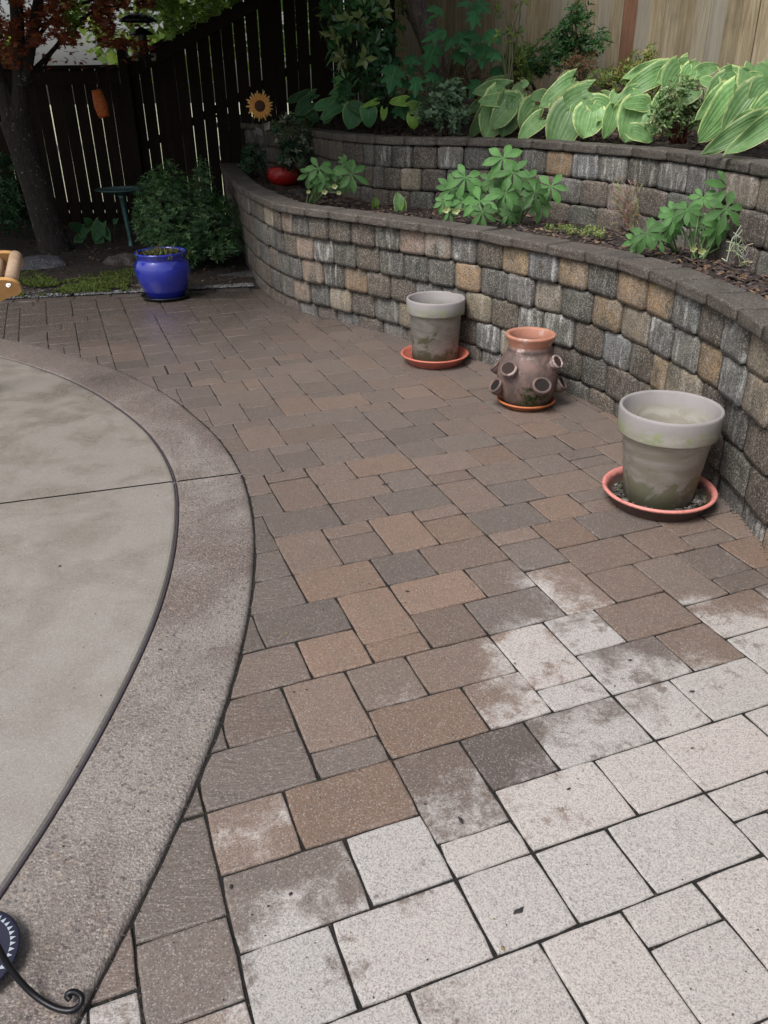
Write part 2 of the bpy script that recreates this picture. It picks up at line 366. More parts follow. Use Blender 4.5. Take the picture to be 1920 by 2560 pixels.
M_HOSTY = m_leafy('hosta_leaf_chartreuse', (.16, .30, .05), (.30, .42, .08), .85, 6, .42)
M_HELL = m_leafy('hellebore_leaf', (.098, .225, .068), None, .8, 3, .48, .28)
M_LOBE = m_leafy('lobed_leaf', (.045, .17, .062), None, .8, 2, .7, .12)
M_FDARK = m_wood('stained_fence_board', (.010, .006, .0045), (.019, .011, .008)); M_FLIGHT = m_wood('weathered_fence_board', (.215, .165, .10), (.40, .345, .245), (.08, .068, .042))
M_FRED = m_wood('reddish_fence_board', (.16, .08, .05), (.24, .13, .085), (.06, .04, .03))
M_PINE = m_wood('varnished_pine', (.50, .27, .10), (.62, .37, .16), (.35, .18, .07), .6, .4); M_DOWEL = m_wood('pale_dowel', (.42, .29, .19), (.60, .46, .34), (.25, .16, .1), .7, .55)
M_IRON = m_flat('wrought_iron', (.014, .014, .017), .38, .6); M_STEEL = m_flat('bolt_steel', (.55, .55, .55), .35, 1.)
RECTS = [tuple(map(int, r.split(','))) for r in "-7,1,-5,4;-10,0,-7,2;-7,-1,-5,1;-5,0,-2,2;-5,-2,-3,0;-2,0,0,2;0,0,2,1;-3,-2,0,0;0,-2,2,0;2,-2,4,0;4,-2,7,0;3,-3,5,-2;3,-5,5,-3;5,-5,7,-2;1,-5,3,-2;-2,-4,1,-2;5,0,7,2;7,0,10,2;9,2,12,4;7,2,9,4;4,2,7,4;7,4,10,6;5,4,7,5;10,4,12,6;12,5,15,7;12,3,14,5;0,4,3,6;3,4,5,6;2,6,5,8;5,5,7,8;7,6,9,8;9,6,12,8;0,1,2,4;2,2,4,4;2,0,5,2;0,6,2,8;-2,5,0,8;-2,4,0,5;-3,2,0,4;-5,2,-3,4;-5,4,-2,6;-8,4,-5,5;-4,6,-2,8;-7,6,-4,7;-4,8,-1,10;-1,8,1,10;-5,10,-2,12;-2,10,1,12;1,9,3,12;1,8,3,9;3,8,5,10;3,10,6,12;6,10,8,12;5,8,8,10;8,8,10,11;8,13,10,14;8,11,10,13;5,12,8,14;3,12,5,14;0,12,3,14;0,14,2,17;2,16,4,17;2,14,4,16;4,14,6,17;6,16,8,17;6,14,8,16;8,14,11,16;10,12,12,14;11,14,13,16;12,16,15,18;12,12,15,14;13,10,15,12;15,10,17,11;15,11,17,13;17,10,19,12;16,8,19,10;14,8,16,10;14,7,16,8;12,7,14,10;10,8,12,10;10,10,13,12;15,5,17,7;0,30,2,33;1,29,3,30;2,32,4,33;2,30,4,32;1,26,3,29;3,28,5,30;4,30,6,33;3,26,6,28;4,23,6,26;2,25,4,26;2,23,4,25;-1,23,2,26;1,22,3,23;1,19,3,22;-2,21,1,23;-2,19,1,21;0,17,3,19;-3,16,0,19;-3,14,0,16;-3,12,0,14;3,17,5,19;3,21,5,23;3,19,6,21;6,19,8,21;5,17,8,19;6,25,8,26;6,23,8,25;5,21,8,23;8,22,10,24;8,20,11,22;8,19,10,20;8,16,10,19;11,20,13,22;10,18,13,20;13,22,15,23;13,23,15,26;10,22,13,24;11,24,13,26;8,24,11,26;8,29,10,30;8,26,10,29;10,26,12,28;12,26,15,28;10,28,13,30;9,30,11,32;6,30,9,32;5,28,8,30;6,26,8,28;-4,44,-2,46;-4,46,-2,49;-4,42,-2,44;-4,40,-1,42;-5,37,-2,40;-2,37,0,40;-1,35,1,37;-1,33,1,35;-4,34,-1,35;1,35,3,37;1,33,4,35".split(';')]

# ------------------------------------------------------------------ setting: ground, pavers, concrete
def V2(pts): return [Vector((x, y, 0)) for x, y in pts]
BAND = resample(cat_rom(V2([(-5.2, 6.75), (-4.2, 6.45), (-3.3, 6.09), (-2.749, 5.815), (-2.477, 5.66), (-2.312, 5.54), (-2.104, 5.385), (-1.916, 5.234), (-1.704, 5.055), (-1.541, 4.886), (-1.331, 4.643), (-1.206, 4.476), (-1.035, 4.213), (-.867, 3.927), (-.766, 3.71), (-.658, 3.436), (-.600, 3.23), (-.539, 2.958), (-.508, 2.761), (-.482, 2.508), (-.469, 2.325), (-.464, 2.12), (-.471, 1.829), (-.490, 1.62), (-.518, 1.402), (-.558, 1.17), (-.606, .95), (-.69, .6), (-.84, .1), (-1.07, -.5)]), 6), 170, 5)
STRIP = resample(cat_rom(V2([(-5.0, 6.3), (-4.0, 5.97), (-3.2, 5.68), (-2.564, 5.342), (-2.341, 5.189), (-2.049, 4.951), (-1.786, 4.694), (-1.518, 4.378), (-1.271, 4.035), (-1.118, 3.761), (-1.014, 3.532), (-.947, 3.35), (-.881, 3.09), (-.824, 2.78), (-.791, 2.502), (-.779, 2.27), (-.780, 2.071), (-.788, 1.9), (-.802, 1.7), (-.820, 1.53), (-.840, 1.38), (-.870, 1.22), (-.95, .8), (-1.1, .2), (-1.32, -.5)]), 6), 170, 5)
def nrm(c, i):
    a = c[max(0, i-1)]; b = c[min(len(c)-1, i+1)]; t = (b-a).normalized(); return Vector((t.y, -t.x, 0))
b = MB(); b.add([(-70, -8, -.09), (70, -8, -.09), (70, 110, -.09), (-70, 110, -.09)], [(0, 1, 2, 3)], (.34, .36, .24, 1))
tag(b.build('lawn_ground', m_tint('lawn_green', .9, .3, 3, .5, .02)), kind='structure')
# wall curves: base line and top line of the lower wall, from the far left to the near right
LB = V2([(-1.78, 10.3), (-1.60, 9.5), (-1.46, 8.85), (-1.32, 8.29), (-1.11, 7.52), (-.94, 7.04), (-.70, 6.60), (-.33, 6.22), (.01, 5.88), (.18, 5.68), (.58, 5.23), (.74, 4.98), (1.04, 4.61), (1.16, 4.38), (1.27, 4.10), (1.44, 3.36), (1.475, 3.13), (1.47, 2.7), (1.42, 2.0), (1.30, 1.2), (1.1, .4)])
LT = V2([(-1.84, 10.3), (-1.68, 9.5), (-1.50, 8.78), (-1.29, 7.95), (-1.02, 7.15), (-.81, 6.60), (-.66, 6.35), (-.34, 6.05), (.02, 5.68), (.22, 5.47), (.61, 5.12), (.77, 4.84), (1.05, 4.45), (1.15, 4.27), (1.24, 4.07), (1.375, 3.45), (1.395, 3.15), (1.395, 2.7), (1.35, 2.0), (1.23, 1.2), (1.03, .4)])
NW = 400
LBc = resample(cat_rom(LB, 8), NW, 12); LTc = []
_lt = cat_rom(LT, 8)
for k, p in enumerate(LBc):
    q = min(_lt, key=lambda r: (r-p).length); LTc.append(q.copy())
for _ in range(25): LTc = [LTc[0]]+[(LTc[i-1]+LTc[i]*2+LTc[i+1])/4 for i in range(1, NW-1)]+[LTc[-1]]
ZT = .815
def lower(t, z):
    i = min(NW-1.001, max(0, t*(NW-1))); k = int(i); f = i-k
    a = LBc[k].lerp(LBc[k+1], f); c = LTc[k].lerp(LTc[k+1], f); p = a.lerp(c, min(1.05, max(-.05, z/ZT))); p.z = z; return p
UT = V2([(-1.95, 10.9), (-1.30, 10.3), (-1.0, 9.55), (-.72, 8.9), (-.47, 8.3), (-.30, 7.9), (-.12, 7.6), (.03, 7.4), (.22, 7.25), (.46, 7.16), (.72, 7.08), (.95, 6.95), (1.15, 6.72), (1.33, 6.42), (1.51, 6.14), (1.68, 5.86), (1.80, 5.52), (1.89, 5.12), (1.96, 4.68), (2.0, 4.4), (2.1, 3.6), (2.15, 2.6), (2.18, 1.5), (2.2, .4)])
UTc = resample(cat_rom(UT, 8), NW, 14)
def upper(t, z):
    i = min(NW-1.001, max(0, t*(NW-1))); k = int(i); f = i-k
    p = UTc[k].lerp(UTc[k+1], f); n = nrm(UTc, k); p = p+n*(1.22-z)*.04; p.z = z; return p
EDGE_A, EDGE_B = gnd(0, 757), gnd(358, 738)
ed = (EDGE_B-EDGE_A).normalized(); en = Vector((-ed.y, ed.x, 0))
b = MB(); b.add([(-6, -1, -.0065), (2.2, -1, -.0065), (2.2, 10.5, -.0065), (-6, 10.5, -.0065)], [(0, 1, 2, 3)])
patio = tag(b.build('paver_patio', M_JOINT), kind='structure')

def inside_wall(p):       # on the patio side of the lower wall?
    q = min(range(NW), key=lambda i: (LBc[i]-p).length_squared); return (p-LBc[q]).dot(nrm(LBc, q)) < .10
def outside_band(p):
    q = min(range(170), key=lambda i: (BAND[i]-p).length_squared); return (p-BAND[q]).dot(nrm(BAND, q)) < 0
# sanity of side: a point on the patio
_t = Vector((.3, 2.5, 0))
def side(curve, p):
    q = min(range(len(curve)), key=lambda i: (curve[i]-p).length_squared); return (p-curve[q]).dot(nrm(curve, q))
SB = 1 if side(BAND, _t) > 0 else -1; SW = 1 if side(LBc, _t) > 0 else -1
def band_d(p): return SB*side(BAND, p)
def wall_d(p): return SW*side(LBc, p)
def clip_half(poly, o, n):
    out = []
    for i, a in enumerate(poly):
        c = poly[(i+1) % len(poly)]; da = (a-o).dot(n); dc = (c-o).dot(n)
        if da >= 0: out.append(a)
        if (da >= 0) != (dc >= 0): out.append(a.lerp(c, da/(da-dc)))
    return out
def clip_band(poly):
    ins = [p for p in poly if band_d(p) < .006]
    if not ins: 
        return poly
    hits = []
    m = len(poly)
    for i in range(m):
        a, c = poly[i], poly[(i+1) % m]; da, dc = band_d(a)-.006, band_d(c)-.006
        if (da > 0) != (dc > 0):
            lo, hi = a, c
            for _ in range(12):
                mid = (lo+hi)/2
                if (band_d(mid)-.006 > 0) == (da > 0): lo = mid
                else: hi = mid
            hits.append((lo+hi)/2)
    if len(ins) == m or len(hits) < 2: return []
    h0, h1 = hits[0], hits[-1]; t = (h1-h0)
    if t.length < .004: return poly
    n = Vector((-t.y, t.x, 0)).normalized(); good = [p for p in poly if band_d(p) >= .006]
    if good and (sum(good, Vector())/len(good)-h0).dot(n) < 0: n = -n
    # keep clear of the curve's bulge
    mid = (h0+h1)/2; bul = band_d(mid); o = h0+n*max(0, -bul+.002 if bul < 0 else 0)
    return clip_half(poly, o, n)
occ = set(); pieces = []
def put(r):
    for a in range(r[0], r[2]):
        for c in range(r[1], r[3]): occ.add((a, c))
    pieces.append(r)
for r in RECTS: put(r)
UMIN, UMAX, VMAX = -46, 22, 78
okc = {}
def cell_ok(a, c):
    if (a, c) in okc: return okc[(a, c)]
    p = grid2w(a+.5, c+.5); r = band_d(p) > -.12 and wall_d(p) > -.15 and (p-EDGE_A).dot(en) < .12 and -5 < p.x < 1.9 and p.y > .1
    okc[(a, c)] = r; return r
rp = random.Random(5)
for c in range(-14, VMAX):
    for a in range(UMIN, UMAX):
        if (a, c) in occ or not cell_ok(a, c): continue
        opts = [(3, 2), (2, 3), (2, 2), (3, 2), (2, 2), (2, 1)]; rp.shuffle(opts); opts += [(2, 1), (1, 2), (1, 1)]
        for w, h in opts:
            if all((a+i, c+j) not in occ for i in range(w) for j in range(h)):
                put((a, c, a+w, c+h)); break
GREY, BRN, ORG, MIX, DRK = (.142, .119, .106), (.155, .124, .107), (.188, .134, .104), (.170, .129, .106), (.106, .090, .082)
TINT = {}
for k in [(0, 4, 3, 6), (5, 5, 7, 8), (-3, 2, 0, 4), (1, 9, 3, 12), (1, 8, 3, 9), (0, 12, 3, 14), (4, 14, 6, 17), (10, 12, 12, 14), (8, 11, 10, 10), (1, 26, 3, 28), (-1, 29, 2, 31), (9, 21, 11, 23), (-4, 44, -2, 46), (-4, 46, -2, 49), (6, 30, 9, 32)]: TINT[k] = ORG
for k in [(3, 8, 5, 10), (5, 12, 8, 14), (-2, 5, 0, 8), (5, 0, 7, 2), (2, 0, 5, 2), (10, 10, 13, 12), (8, 8, 10, 11), (-4, 5, -2, 8), (0, 14, 2, 17), (5, 16, 8, 18)]: TINT[k] = MIX
for k in [(2, 2, 4, 4), (8, 9, 10, 11)]: TINT[k] = DRK
WETO = {(2, 2, 4, 4): 1.2, (4, 2, 7, 4): .85, (-2, 5, 0, 8): .9, (6, 10, 8, 12): .02, (8, 13, 10, 14): .05, (8, 11, 10, 13): .0, (6, 14, 8, 16): .1, (5, 8, 8, 10): .35, (7, 8, 9, 8): .1, (7, 6, 9, 8): .0, (0, 0, 2, 1): -.2, (-2, 0, 0, 2): -.1}
def paver_mesh(b, poly, z, tint, rr, tilt, gap=.0034):
    cen = sum(poly, Vector())/len(poly); m = len(poly); ring = []
    for i in range(m):
        a, c = poly[i], poly[(i+1) % m]; L = (c-a).length; k = max(1, min(7, int(L/.045)))
        d = (c-a)/max(L, 1e-6); n = Vector((-d.y, d.x, 0))
        for j in range(k):
            p = a.lerp(c, j/k)+n*rr.uniform(-.0013, .0010)
            if j == 0: p = a+(cen-a).normalized()*min(.004, .05*(cen-a).length)
            ring.append(p)
    def inset(p, e):
        v = cen-p; s = min(.6, e*1.25/max(v.length, .02)); return p+v*s
    area = sum((poly[i].x*poly[(i+1) % m].y-poly[(i+1) % m].x*poly[i].y) for i in range(m))
    if area < 0: ring.reverse()
    n = len(ring); hz = lambda p: z+(p-cen).dot(tilt)
    vs = []
    for e, dz in ((gap, -.035), (gap, -.0045), (gap+.0018, -.0012), (gap+.0055, 0)):
        for p in ring:
            q = inset(p, e); vs.append((q.x, q.y, hz(q)+dz))
    fs = [(r*n+i, r*n+(i+1) % n, (r+1)*n+(i+1) % n, (r+1)*n+i) for r in range(3) for i in range(n)]
    fs.append(tuple(range(3*n, 4*n)))
    b.add(vs, fs, tint)
ps = []
for r in pieces:
    poly = [grid2w(*q) for q in ((r[0], r[1]), (r[2], r[1]), (r[2], r[3]), (r[0], r[3]))]
    j = [Vector((rp.uniform(-.0012, .0012), rp.uniform(-.0012, .0012), 0)) for _ in range(4)]
    poly = [p+q for p, q in zip(poly, j)]
    if all(wall_d(p) < -.05 for p in poly): continue
    poly = clip_half(poly, EDGE_A, -en)
    if len(poly) < 3: continue
    cut = any(band_d(p) < .006 for p in poly)
    poly = clip_band(poly)
    if len(poly) < 3: continue
    q = [poly[0]]
    for p in poly[1:]:
        if (p-q[-1]).length > .004: q.append(p)
    if (q[0]-q[-1]).length < .004: q.pop()
    poly = q
    if len(poly) < 3: continue
    cen = sum(poly, Vector())/len(poly)
    if cen.y < .2: continue
    area = abs(sum((poly[i].x*poly[(i+1) % len(poly)].y-poly[(i+1) % len(poly)].x*poly[i].y) for i in range(len(poly))))/2
    if area < .0006: continue
    x, y = prj(cen); vis = area/(mpp(cen)**2)*.5*(1 if -60 < x < 1980 and 500 < y < 2650 else .001)
    ps.append((vis, r, poly, cut or (cen.x < -1.9 and rp.random() < .3)))
# border course of long pavers along the planting bed
s = -2.6
while s < 3.3:
    L = rp.choice([.2, .3, .3]); o = EDGE_A+ed*s
    poly = [o, o+ed*L, o+ed*L+en*.1, o+en*.1]; s += L
    if wall_d(poly[1]) < -.02: break
    ps.append((area/(mpp(poly[0])**2)*.5, (9999, int(s*100), 0, 0), poly, False))
ps.sort(key=lambda p: -p[0])
far = MB()
for i, (vis, r, poly, slate) in enumerate(ps):
    rr = random.Random(hash(r)); t = TINT.get(r) or rr.choice([GREY, GREY, BRN, BRN, MIX, MIX, ORG, GREY])
    k = rr.uniform(.85, 1.15); al = WETO.get(r, rr.uniform(0, 1))
    if slate: t = tuple(x*.9 for x in GREY) if rr.random() < .6 else BRN
    cv = w2grid(sum(poly, Vector())/len(poly))[1]; fk = min(1, max(0, (cv-14)/34)); MEAN = (.140, .113, .100); k = 1+(k-1)*(1-.6*fk)
    t = tuple(x+(m_-x)*.72*fk for x, m_ in zip(t, MEAN)); gp = .0024 if cv < 22 else (.0045 if rr.random() < .16 else .0016)
    col = (t[0]*k*1.03, t[1]*k, t[2]*k*.99, al+(2. if slate else 0.))
    z = rr.uniform(-.0016, .0016); tl = Vector((rr.uniform(-.006, .006), rr.uniform(-.006, .006), 0))
    if i < 300:
        m = MB(); paver_mesh(m, poly, z, col, rr, tl, gp); m.build('paver', M_PAV, patio)
    else: paver_mesh(far, poly, z, col, rr, tl, gp)
if far.v: tag(far.build('paver', M_PAV, patio), kind='stuff')

# concrete: aggregate band and slab, both cut by one control joint
JA, JB_ = Vector((-1.666, 3.151, 0)), Vector((-.659, 3.441, 0)); jd = (JB_-JA).normalized(); jn = Vector((-jd.y, jd.x, 0))
def jside(p): return (p-JA).dot(jn)
def split_idx(c):
    return min(range(len(c)), key=lambda i: abs(jside(c[i])))
kb, ks = split_idx(BAND), split_idx(STRIP)
def move_to_joint(p, off): return p+jn*(off-jside(p))
def ruled(b, A, B, prof, n=60, col=None):
    """A outer line, B inner line, prof = (t across in metres from A or from B, z)"""
    vs = []
    for i in range(n):
        f = i/(n-1); pa = A[i]; pb = B[i]; w = (pb-pa).length; d = (pb-pa)/w
        for (s_, off, z) in prof:
            q = pa+d*off if s_ == 'a' else pb-d*off; vs.append((q.x, q.y, z))
    m = len(prof); b.add(vs, [(i*m+j, i*m+j+1, (i+1)*m+j+1, (i+1)*m+j) for i in range(n-1) for j in range(m-1)], col)
prof = [('a', 0, -.05), ('a', .001, -.004), ('a', .006, .004), ('a', .015, .008), ('a', .03, .009), ('b', .02, .009), ('b', .010, .006), ('b', .006, -.002), ('b', .005, -.04)]
for nm, (a0, a1, s0, s1, o) in {'near': (kb, 169, ks, 169, -.006), 'far': (0, kb, 0, ks, .006)}.items():
    A = resample(BAND[a0:a1+1], 80); B = resample(STRIP[s0:s1+1], 80)
    i = 0 if nm == 'near' else 79
    A[i] = move_to_joint(A[i], o); B[i] = move_to_joint(B[i], o)
    m = MB(); ruled(m, A, B, prof, 80); ob = m.build('aggregate_border', M_BAND, None, True); tag(ob, kind='structure')
    m = MB(); n = 80; vs = []
    for k in range(n):
        p = B[k]; d = (p-A[k]).normalized(); far_ = Vector((-6.5, p.y if nm == 'near' else p.y, 0))
        if nm == 'near' and k == 0: far_ = JA+jd*(-5)+jn*o
        if nm == 'far' and k == 79: far_ = JA+jd*(-5)+jn*o
        if nm == 'near': far_.y = min(far_.y, (JA+jd*(-5)).y-.0) if k else far_.y
        q0, q1, q2 = p+d*.006, p+d*.012, p+d*.022
        vs += [(q0.x, q0.y, -.04), (q0.x, q0.y, .002), (q1.x, q1.y, .009), (q2.x, q2.y, .011), (far_.x, far_.y, .011)]
    if nm == 'far':
        y1 = (JA+jd*(-5)+jn*o).y; y0 = B[0].y
        for k in range(n): vs[k*5+4] = (-6.5, y0+(y1-y0)*k/(n-1), .011)
    else:
        y0 = (JA+jd*(-5)+jn*o).y
        for k in range(n): vs[k*5+4] = (-6.5, y0+(-.6-y0)*k/(n-1), .011)
    m.add(vs, [(k*5+j, k*5+j+1, (k+1)*5+j+1, (k+1)*5+j) for k in range(n-1) for j in range(4)])
    tag(m.build('concrete_slab', M_SLAB, None, False), kind='structure')
m = MB(); m.tube([p+Vector((0, 0, .002)) for p in STRIP], .0046, 8, (.06, .05, .06, 1))
tag(m.build('expansion_joint', m_tint('joint_strip', .2, .1, 30, .1)), kind='structure')
m = MB(); m.tube([JA-jd*4.5+Vector((0, 0, .001)), JB_+jd*.0+Vector((0, 0, .001))], .005, 6, (.16, .14, .16, 1))
tag(m.build('expansion_joint', bpy.data.materials['joint_strip']), kind='structure')

# ------------------------------------------------------------------ retaining walls
CC = {'g': ((.115, .108, .098), .35), 'b': ((.125, .095, .070), .15), 'o': ((.34, .225, .115), .25), 't': ((.28, .225, .16), .45), 'w': ((.165, .158, .148), 1.), 'l': ((.165, .172, .174), 1.),
      'd': ((.082, .078, .076), .25), 'k': ((.092, .094, .080), .2), 'p': ((.31, .215, .155), .3), 'r': ((.11, .078, .063), .1), 's': ((.095, .090, .072), .85)}
def block_mesh(w, h, seed, dep=.16, cap=False):
    rr = random.Random(seed); n = 7; vs = []; fs = []
    ex = 9 if not cap else 16
    for j in range(n):
        for i in range(n):
            a, c = i/(n-1)*2-1, j/(n-1)*2-1
            a = sin(a*pi/2)*.35+a*.65; c = sin(c*pi/2)*.35+c*.65
            k = (abs(a)**ex+abs(c)**ex)**(1/ex); mx = max(abs(a), abs(c), 1e-6); s = mx/k if k > 1 else 1
            s2 = 1 if k <= 1 else 1/k
            x, z = a*s2*w/2, c*s2*h/2
            e = max(0, 1-max(abs(a), abs(c))); y = (.0072 if not cap else .004)*(1-(1-min(1, e/.34))**2.4)
            edge = i in (0, n-1) or j in (0, n-1)
            vs.append((x+rr.uniform(-.0024, .0012)*(1 if x > 0 else -1), y+rr.uniform(-.0034, .0026)*(0 if edge else 1), z+rr.uniform(-.0024, .0012)*(1 if z > 0 else -1)))
    for j in range(n-1):
        for i in range(n-1): q = j*n+i; fs.append((q, q+n, q+n+1, q+1))
    per = [i for i in range(n)]+[n-1+j*n for j in range(1, n)]+[n*n-1-i for i in range(1, n)]+[(n-1-j)*n for j in range(1, n-1)]
    o = len(vs)
    for p in per: x, y, z = vs[p]; vs.append((x*.99, -.02, z*.995))
    o2 = len(vs)
    for p in per: x, y, z = vs[p]; vs.append((x*(.97 if not cap else .96), -dep, z*.99))
    L = len(per)
    for k in range(L):
        k2 = (k+1) % L; fs.append((per[k], per[k2], o+k2, o+k)); fs.append((o+k, o+k2, o2+k2, o2+k))
    b = MB(); b.add(vs, fs); return b.mesh('wall_block' if not cap else 'cap_stone', True)
VAR = [block_mesh(.24, .165, s) for s in range(10)]
VARC = [block_mesh(.30, .058, 50+s, .185, True) for s in range(6)]
for me in VAR: me.materials.append(M_BLK)
for me in VARC: me.materials.append(M_CAP)
def t_of_px(fn, px, z, lo=0., hi=1.):
    for _ in range(34):
        mid = (lo+hi)/2
        p = fn(mid, z); d = Vector((p.x, p.y, p.z-H)).dot(FW)
        if d > .2 and prj(p)[0] < px: lo = mid
        else: hi = mid
    return lo
def lay_course(par, fn, z0, z1, joints, cols, rr, step, cap=False, over=0., t_start=0., t_end=1., dark=None):
    """joints: photo columns of the vertical joints; the rest is filled at the usual spacing"""
    zm = (z0+z1)/2; ts = [t_of_px(fn, x, zm) for x in joints]
    segs = []
    def fill(ta, tb, c0='bgbgk'):
        L = 0; p = fn(ta, zm)
        for i in range(1, 41): q = fn(ta+(tb-ta)*i/40, zm); L += (q-p).length; p = q
        k = max(1, round(L/step)) 
        if L < .05: return
        for i in range(k): segs.append((ta+(tb-ta)*i/k, ta+(tb-ta)*(i+1)/k, rr.choice(c0)))
    fill(t_start, ts[0])
    for i, (a, c) in enumerate(zip(ts, ts[1:])):
        L = (fn(a, zm)-fn(c, zm)).length
        if L > step*1.55: fill(a, c, cols[i])
        else: segs.append((a, c, rr.choice(cols[i])))
    fill(ts[-1], t_end, 'bgtow')
    out = []
    for a, c, cl in segs:
        pa, pc = fn(a, zm), fn(c, zm); d = (pc-pa); w = d.length
        if w < .02: continue
        d.z = 0; d.normalize(); n = Vector((d.y, -d.x, 0))
        mid = (pa+pc)/2; 
        if mid.y < .45: continue
        if cap: n_off = over
        else: n_off = rr.uniform(-.007, .006)
        sc = Matrix.Diagonal(((w-(.003 if cap else .0042))/(.30 if cap else .24), 1, (z1-z0-.003)/(.058 if cap else .165), 1))
        # local +Y must face the patio (outward)
        out_n = n*SIDE
        X = Vector((out_n.y, -out_n.x, 0)); 
        M = Matrix(((X.x, out_n.x, 0, mid.x+out_n.x*n_off), (X.y, out_n.y, 0, mid.y+out_n.y*n_off), (0, 0, 1, zm+(rr.uniform(-.002, .002))), (0, 0, 0, 1))) @ Matrix.Rotation(rr.uniform(-.02, .02)*(0 if cap else 1), 4, 'Y') @ sc
        o = link('cap_stone' if cap else 'wall_block', rr.choice(VARC if cap else VAR), None, par, M=M)
        cc, eff = CC[cl]; k = rr.uniform(.8, 1.2)
        o.color = (cc[0]*k, cc[1]*k*rr.uniform(.96, 1.03), cc[2]*k*rr.uniform(.93, 1.06), min(1, eff*rr.uniform(.6, 1.3)))
        out.append(o)
    return out
p0, p1 = LBc[200], LBc[201]; dd = (p1-p0).normalized(); SIDE = 1 if (_t-p0).dot(Vector((dd.y, -dd.x, 0))) > 0 else -1
lw = thing('retaining_wall', (0, 5, 0), 'front curved retaining wall of tumbled tan and grey concrete blocks beside the pots', 'wall')
rr = random.Random(3)
lay_course(lw, lower, -.075, .090, [665, 685, 713, 751, 795, 842, 899, 958, 1019, 1075, 1130, 1202, 1260, 1330, 1396, 1471, 1533, 1600, 1690, 1790, 1850], ['b', 'b', 'r', 'g', 'r', 'd', 'r', 'g', 'b', 'b', 'b', 'g', 'b', 'b', 'g', 'b', 'g', 'b', 'b', 'bg'], rr, .24)
lay_course(lw, lower, .090, .265, [636, 662, 678, 703, 735, 776, 824, 878, 936, 998, 1050, 1095, 1140, 1190, 1249, 1312, 1380, 1452, 1513, 1590, 1670, 1735, 1803, 1871], ['b', 'r', 'd', 'g', 'p', 'd', 't', 'b', 'g', 't', 'g', 'g', 'b', 'l', 't', 'b', 'b', 'k', 'b', 'b', 'g', 'b', 'k'], rr, .24)
lay_course(lw, lower, .265, .440, [618, 631, 649, 673, 697, 724, 757, 807, 860, 918, 976, 1039, 1104, 1164, 1229, 1295, 1358, 1434, 1505, 1572, 1627, 1663, 1750, 1806, 1862, 1925], ['b', 'b', 'd', 'b', 'g', 'g', 'p', 's', 'o', 'b', 'b', 'w', 'g', 't', 'b', 'w', 'w', 'b', 'l', 'b', 'o', 't', 'b', 'g', 'b', 'g'], rr, .24)
lay_course(lw, lower, .440, .610, [571, 584, 609, 636, 657, 671, 686, 710, 741, 783, 833, 889, 946, 1008, 1072, 1138, 1202, 1267, 1335, 1403, 1481, 1552, 1621, 1679, 1743, 1802, 1862, 1925], ['b', 'b', 'b', 'k', 'g', 'g', 'd', 'b', 'p', 'w', 'k', 'b', 'g', 'k', 'g', 'o', 'g', 'w', 't', 'k', 'o', 't', 'w', 'w', 'o', 'l', 't'], rr, .24)
lay_course(lw, lower, .610, .762, [555, 569, 583, 600, 608, 625, 641, 660, 684, 703, 731, 772, 821, 876, 934, 996, 1061, 1128, 1191, 1255, 1321, 1397, 1470, 1544, 1616, 1681, 1746, 1806, 1868, 1925], ['b', 'r', 'b', 'b', 'g', 'b', 'b', 't', 'b', 'p', 'd', 'b', 'b', 'b', 's', 'p', 't', 'w', 'b', 'o', 'l', 'o', 'k', 'o', 'o', 'l', 'b', 'w', 't'], rr, .24)
lay_course(lw, lower, .764, .822, [560, 598, 640, 665, 689, 721, 768, 827, 899, 972, 1052, 1130, 1205, 1285, 1374, 1468, 1552, 1631, 1700, 1777, 1855, 1920], ['b']*21, rr, .30, True, .022)
uw = thing('retaining_wall', (0, 7, .5), 'rear upper retaining wall of dark blocks behind the hellebores and below the hostas', 'wall')
U1 = [763, 792, 824, 857, 889, 909, 937, 978, 1031, 1094, 1159, 1226, 1303, 1363, 1428, 1496, 1567, 1642, 1717, 1805, 1894]
C1 = ['b', 'r', 'b', 'r', 'r', 'k', 's', 's', 'b', 'w', 'g', 'b', 'g', 'o', 'l', 'w', 's', 'w', 'w', 't']
lay_course(uw, upper, .988, 1.158, U1, C1, rr, .235)
lay_course(uw, upper, .816, .988, [x+22 for x in U1], [['b', 'k', 'b', 'r', 'b', 'g', 'b', 't'][i % 8] for i in range(20)], rr, .235)
lay_course(uw, upper, .640, .816, [x-8 for x in U1], [['b', 'r', 'k', 'b', 'b', 'g'][i % 6] for i in range(20)], rr, .235)
lay_course(uw, upper, 1.160, 1.222, [940, 1013, 1092, 1170, 1250, 1331, 1411, 1496, 1585, 1672, 1771, 1880], ['b']*11, rr, .26, True, .02)
# dark earth core behind the blocks, ruled surfaces
def core(fn, z0, z1, back, name, par):
    b = MB(); n = 90; vs = []
    for i in range(n):
        t = i/(n-1); p = fn(t, z0); q = fn(t, z1); k = min(NW-2, int(t*(NW-1))); c = LBc if fn is lower else UTc
        a = (c[k+1]-c[k]).normalized(); nn = Vector((a.y, -a.x, 0))*SIDE
        for r, z, d in ((p, z0, .035), (q, z1, .035), (q, z1, back), (p, z0, back)): s_ = r-nn*d; vs.append((s_.x, s_.y, z))
    b.add(vs, [(i*4+j, i*4+(j+1) % 4, (i+1)*4+(j+1) % 4, (i+1)*4+j) for i in range(n-1) for j in range(4)]); b.build(name, M_JOINT, par)
core(lower, -.08, .758, .15, 'backfill', lw); core(upper, .45, 1.15, .15, 'backfill', uw)

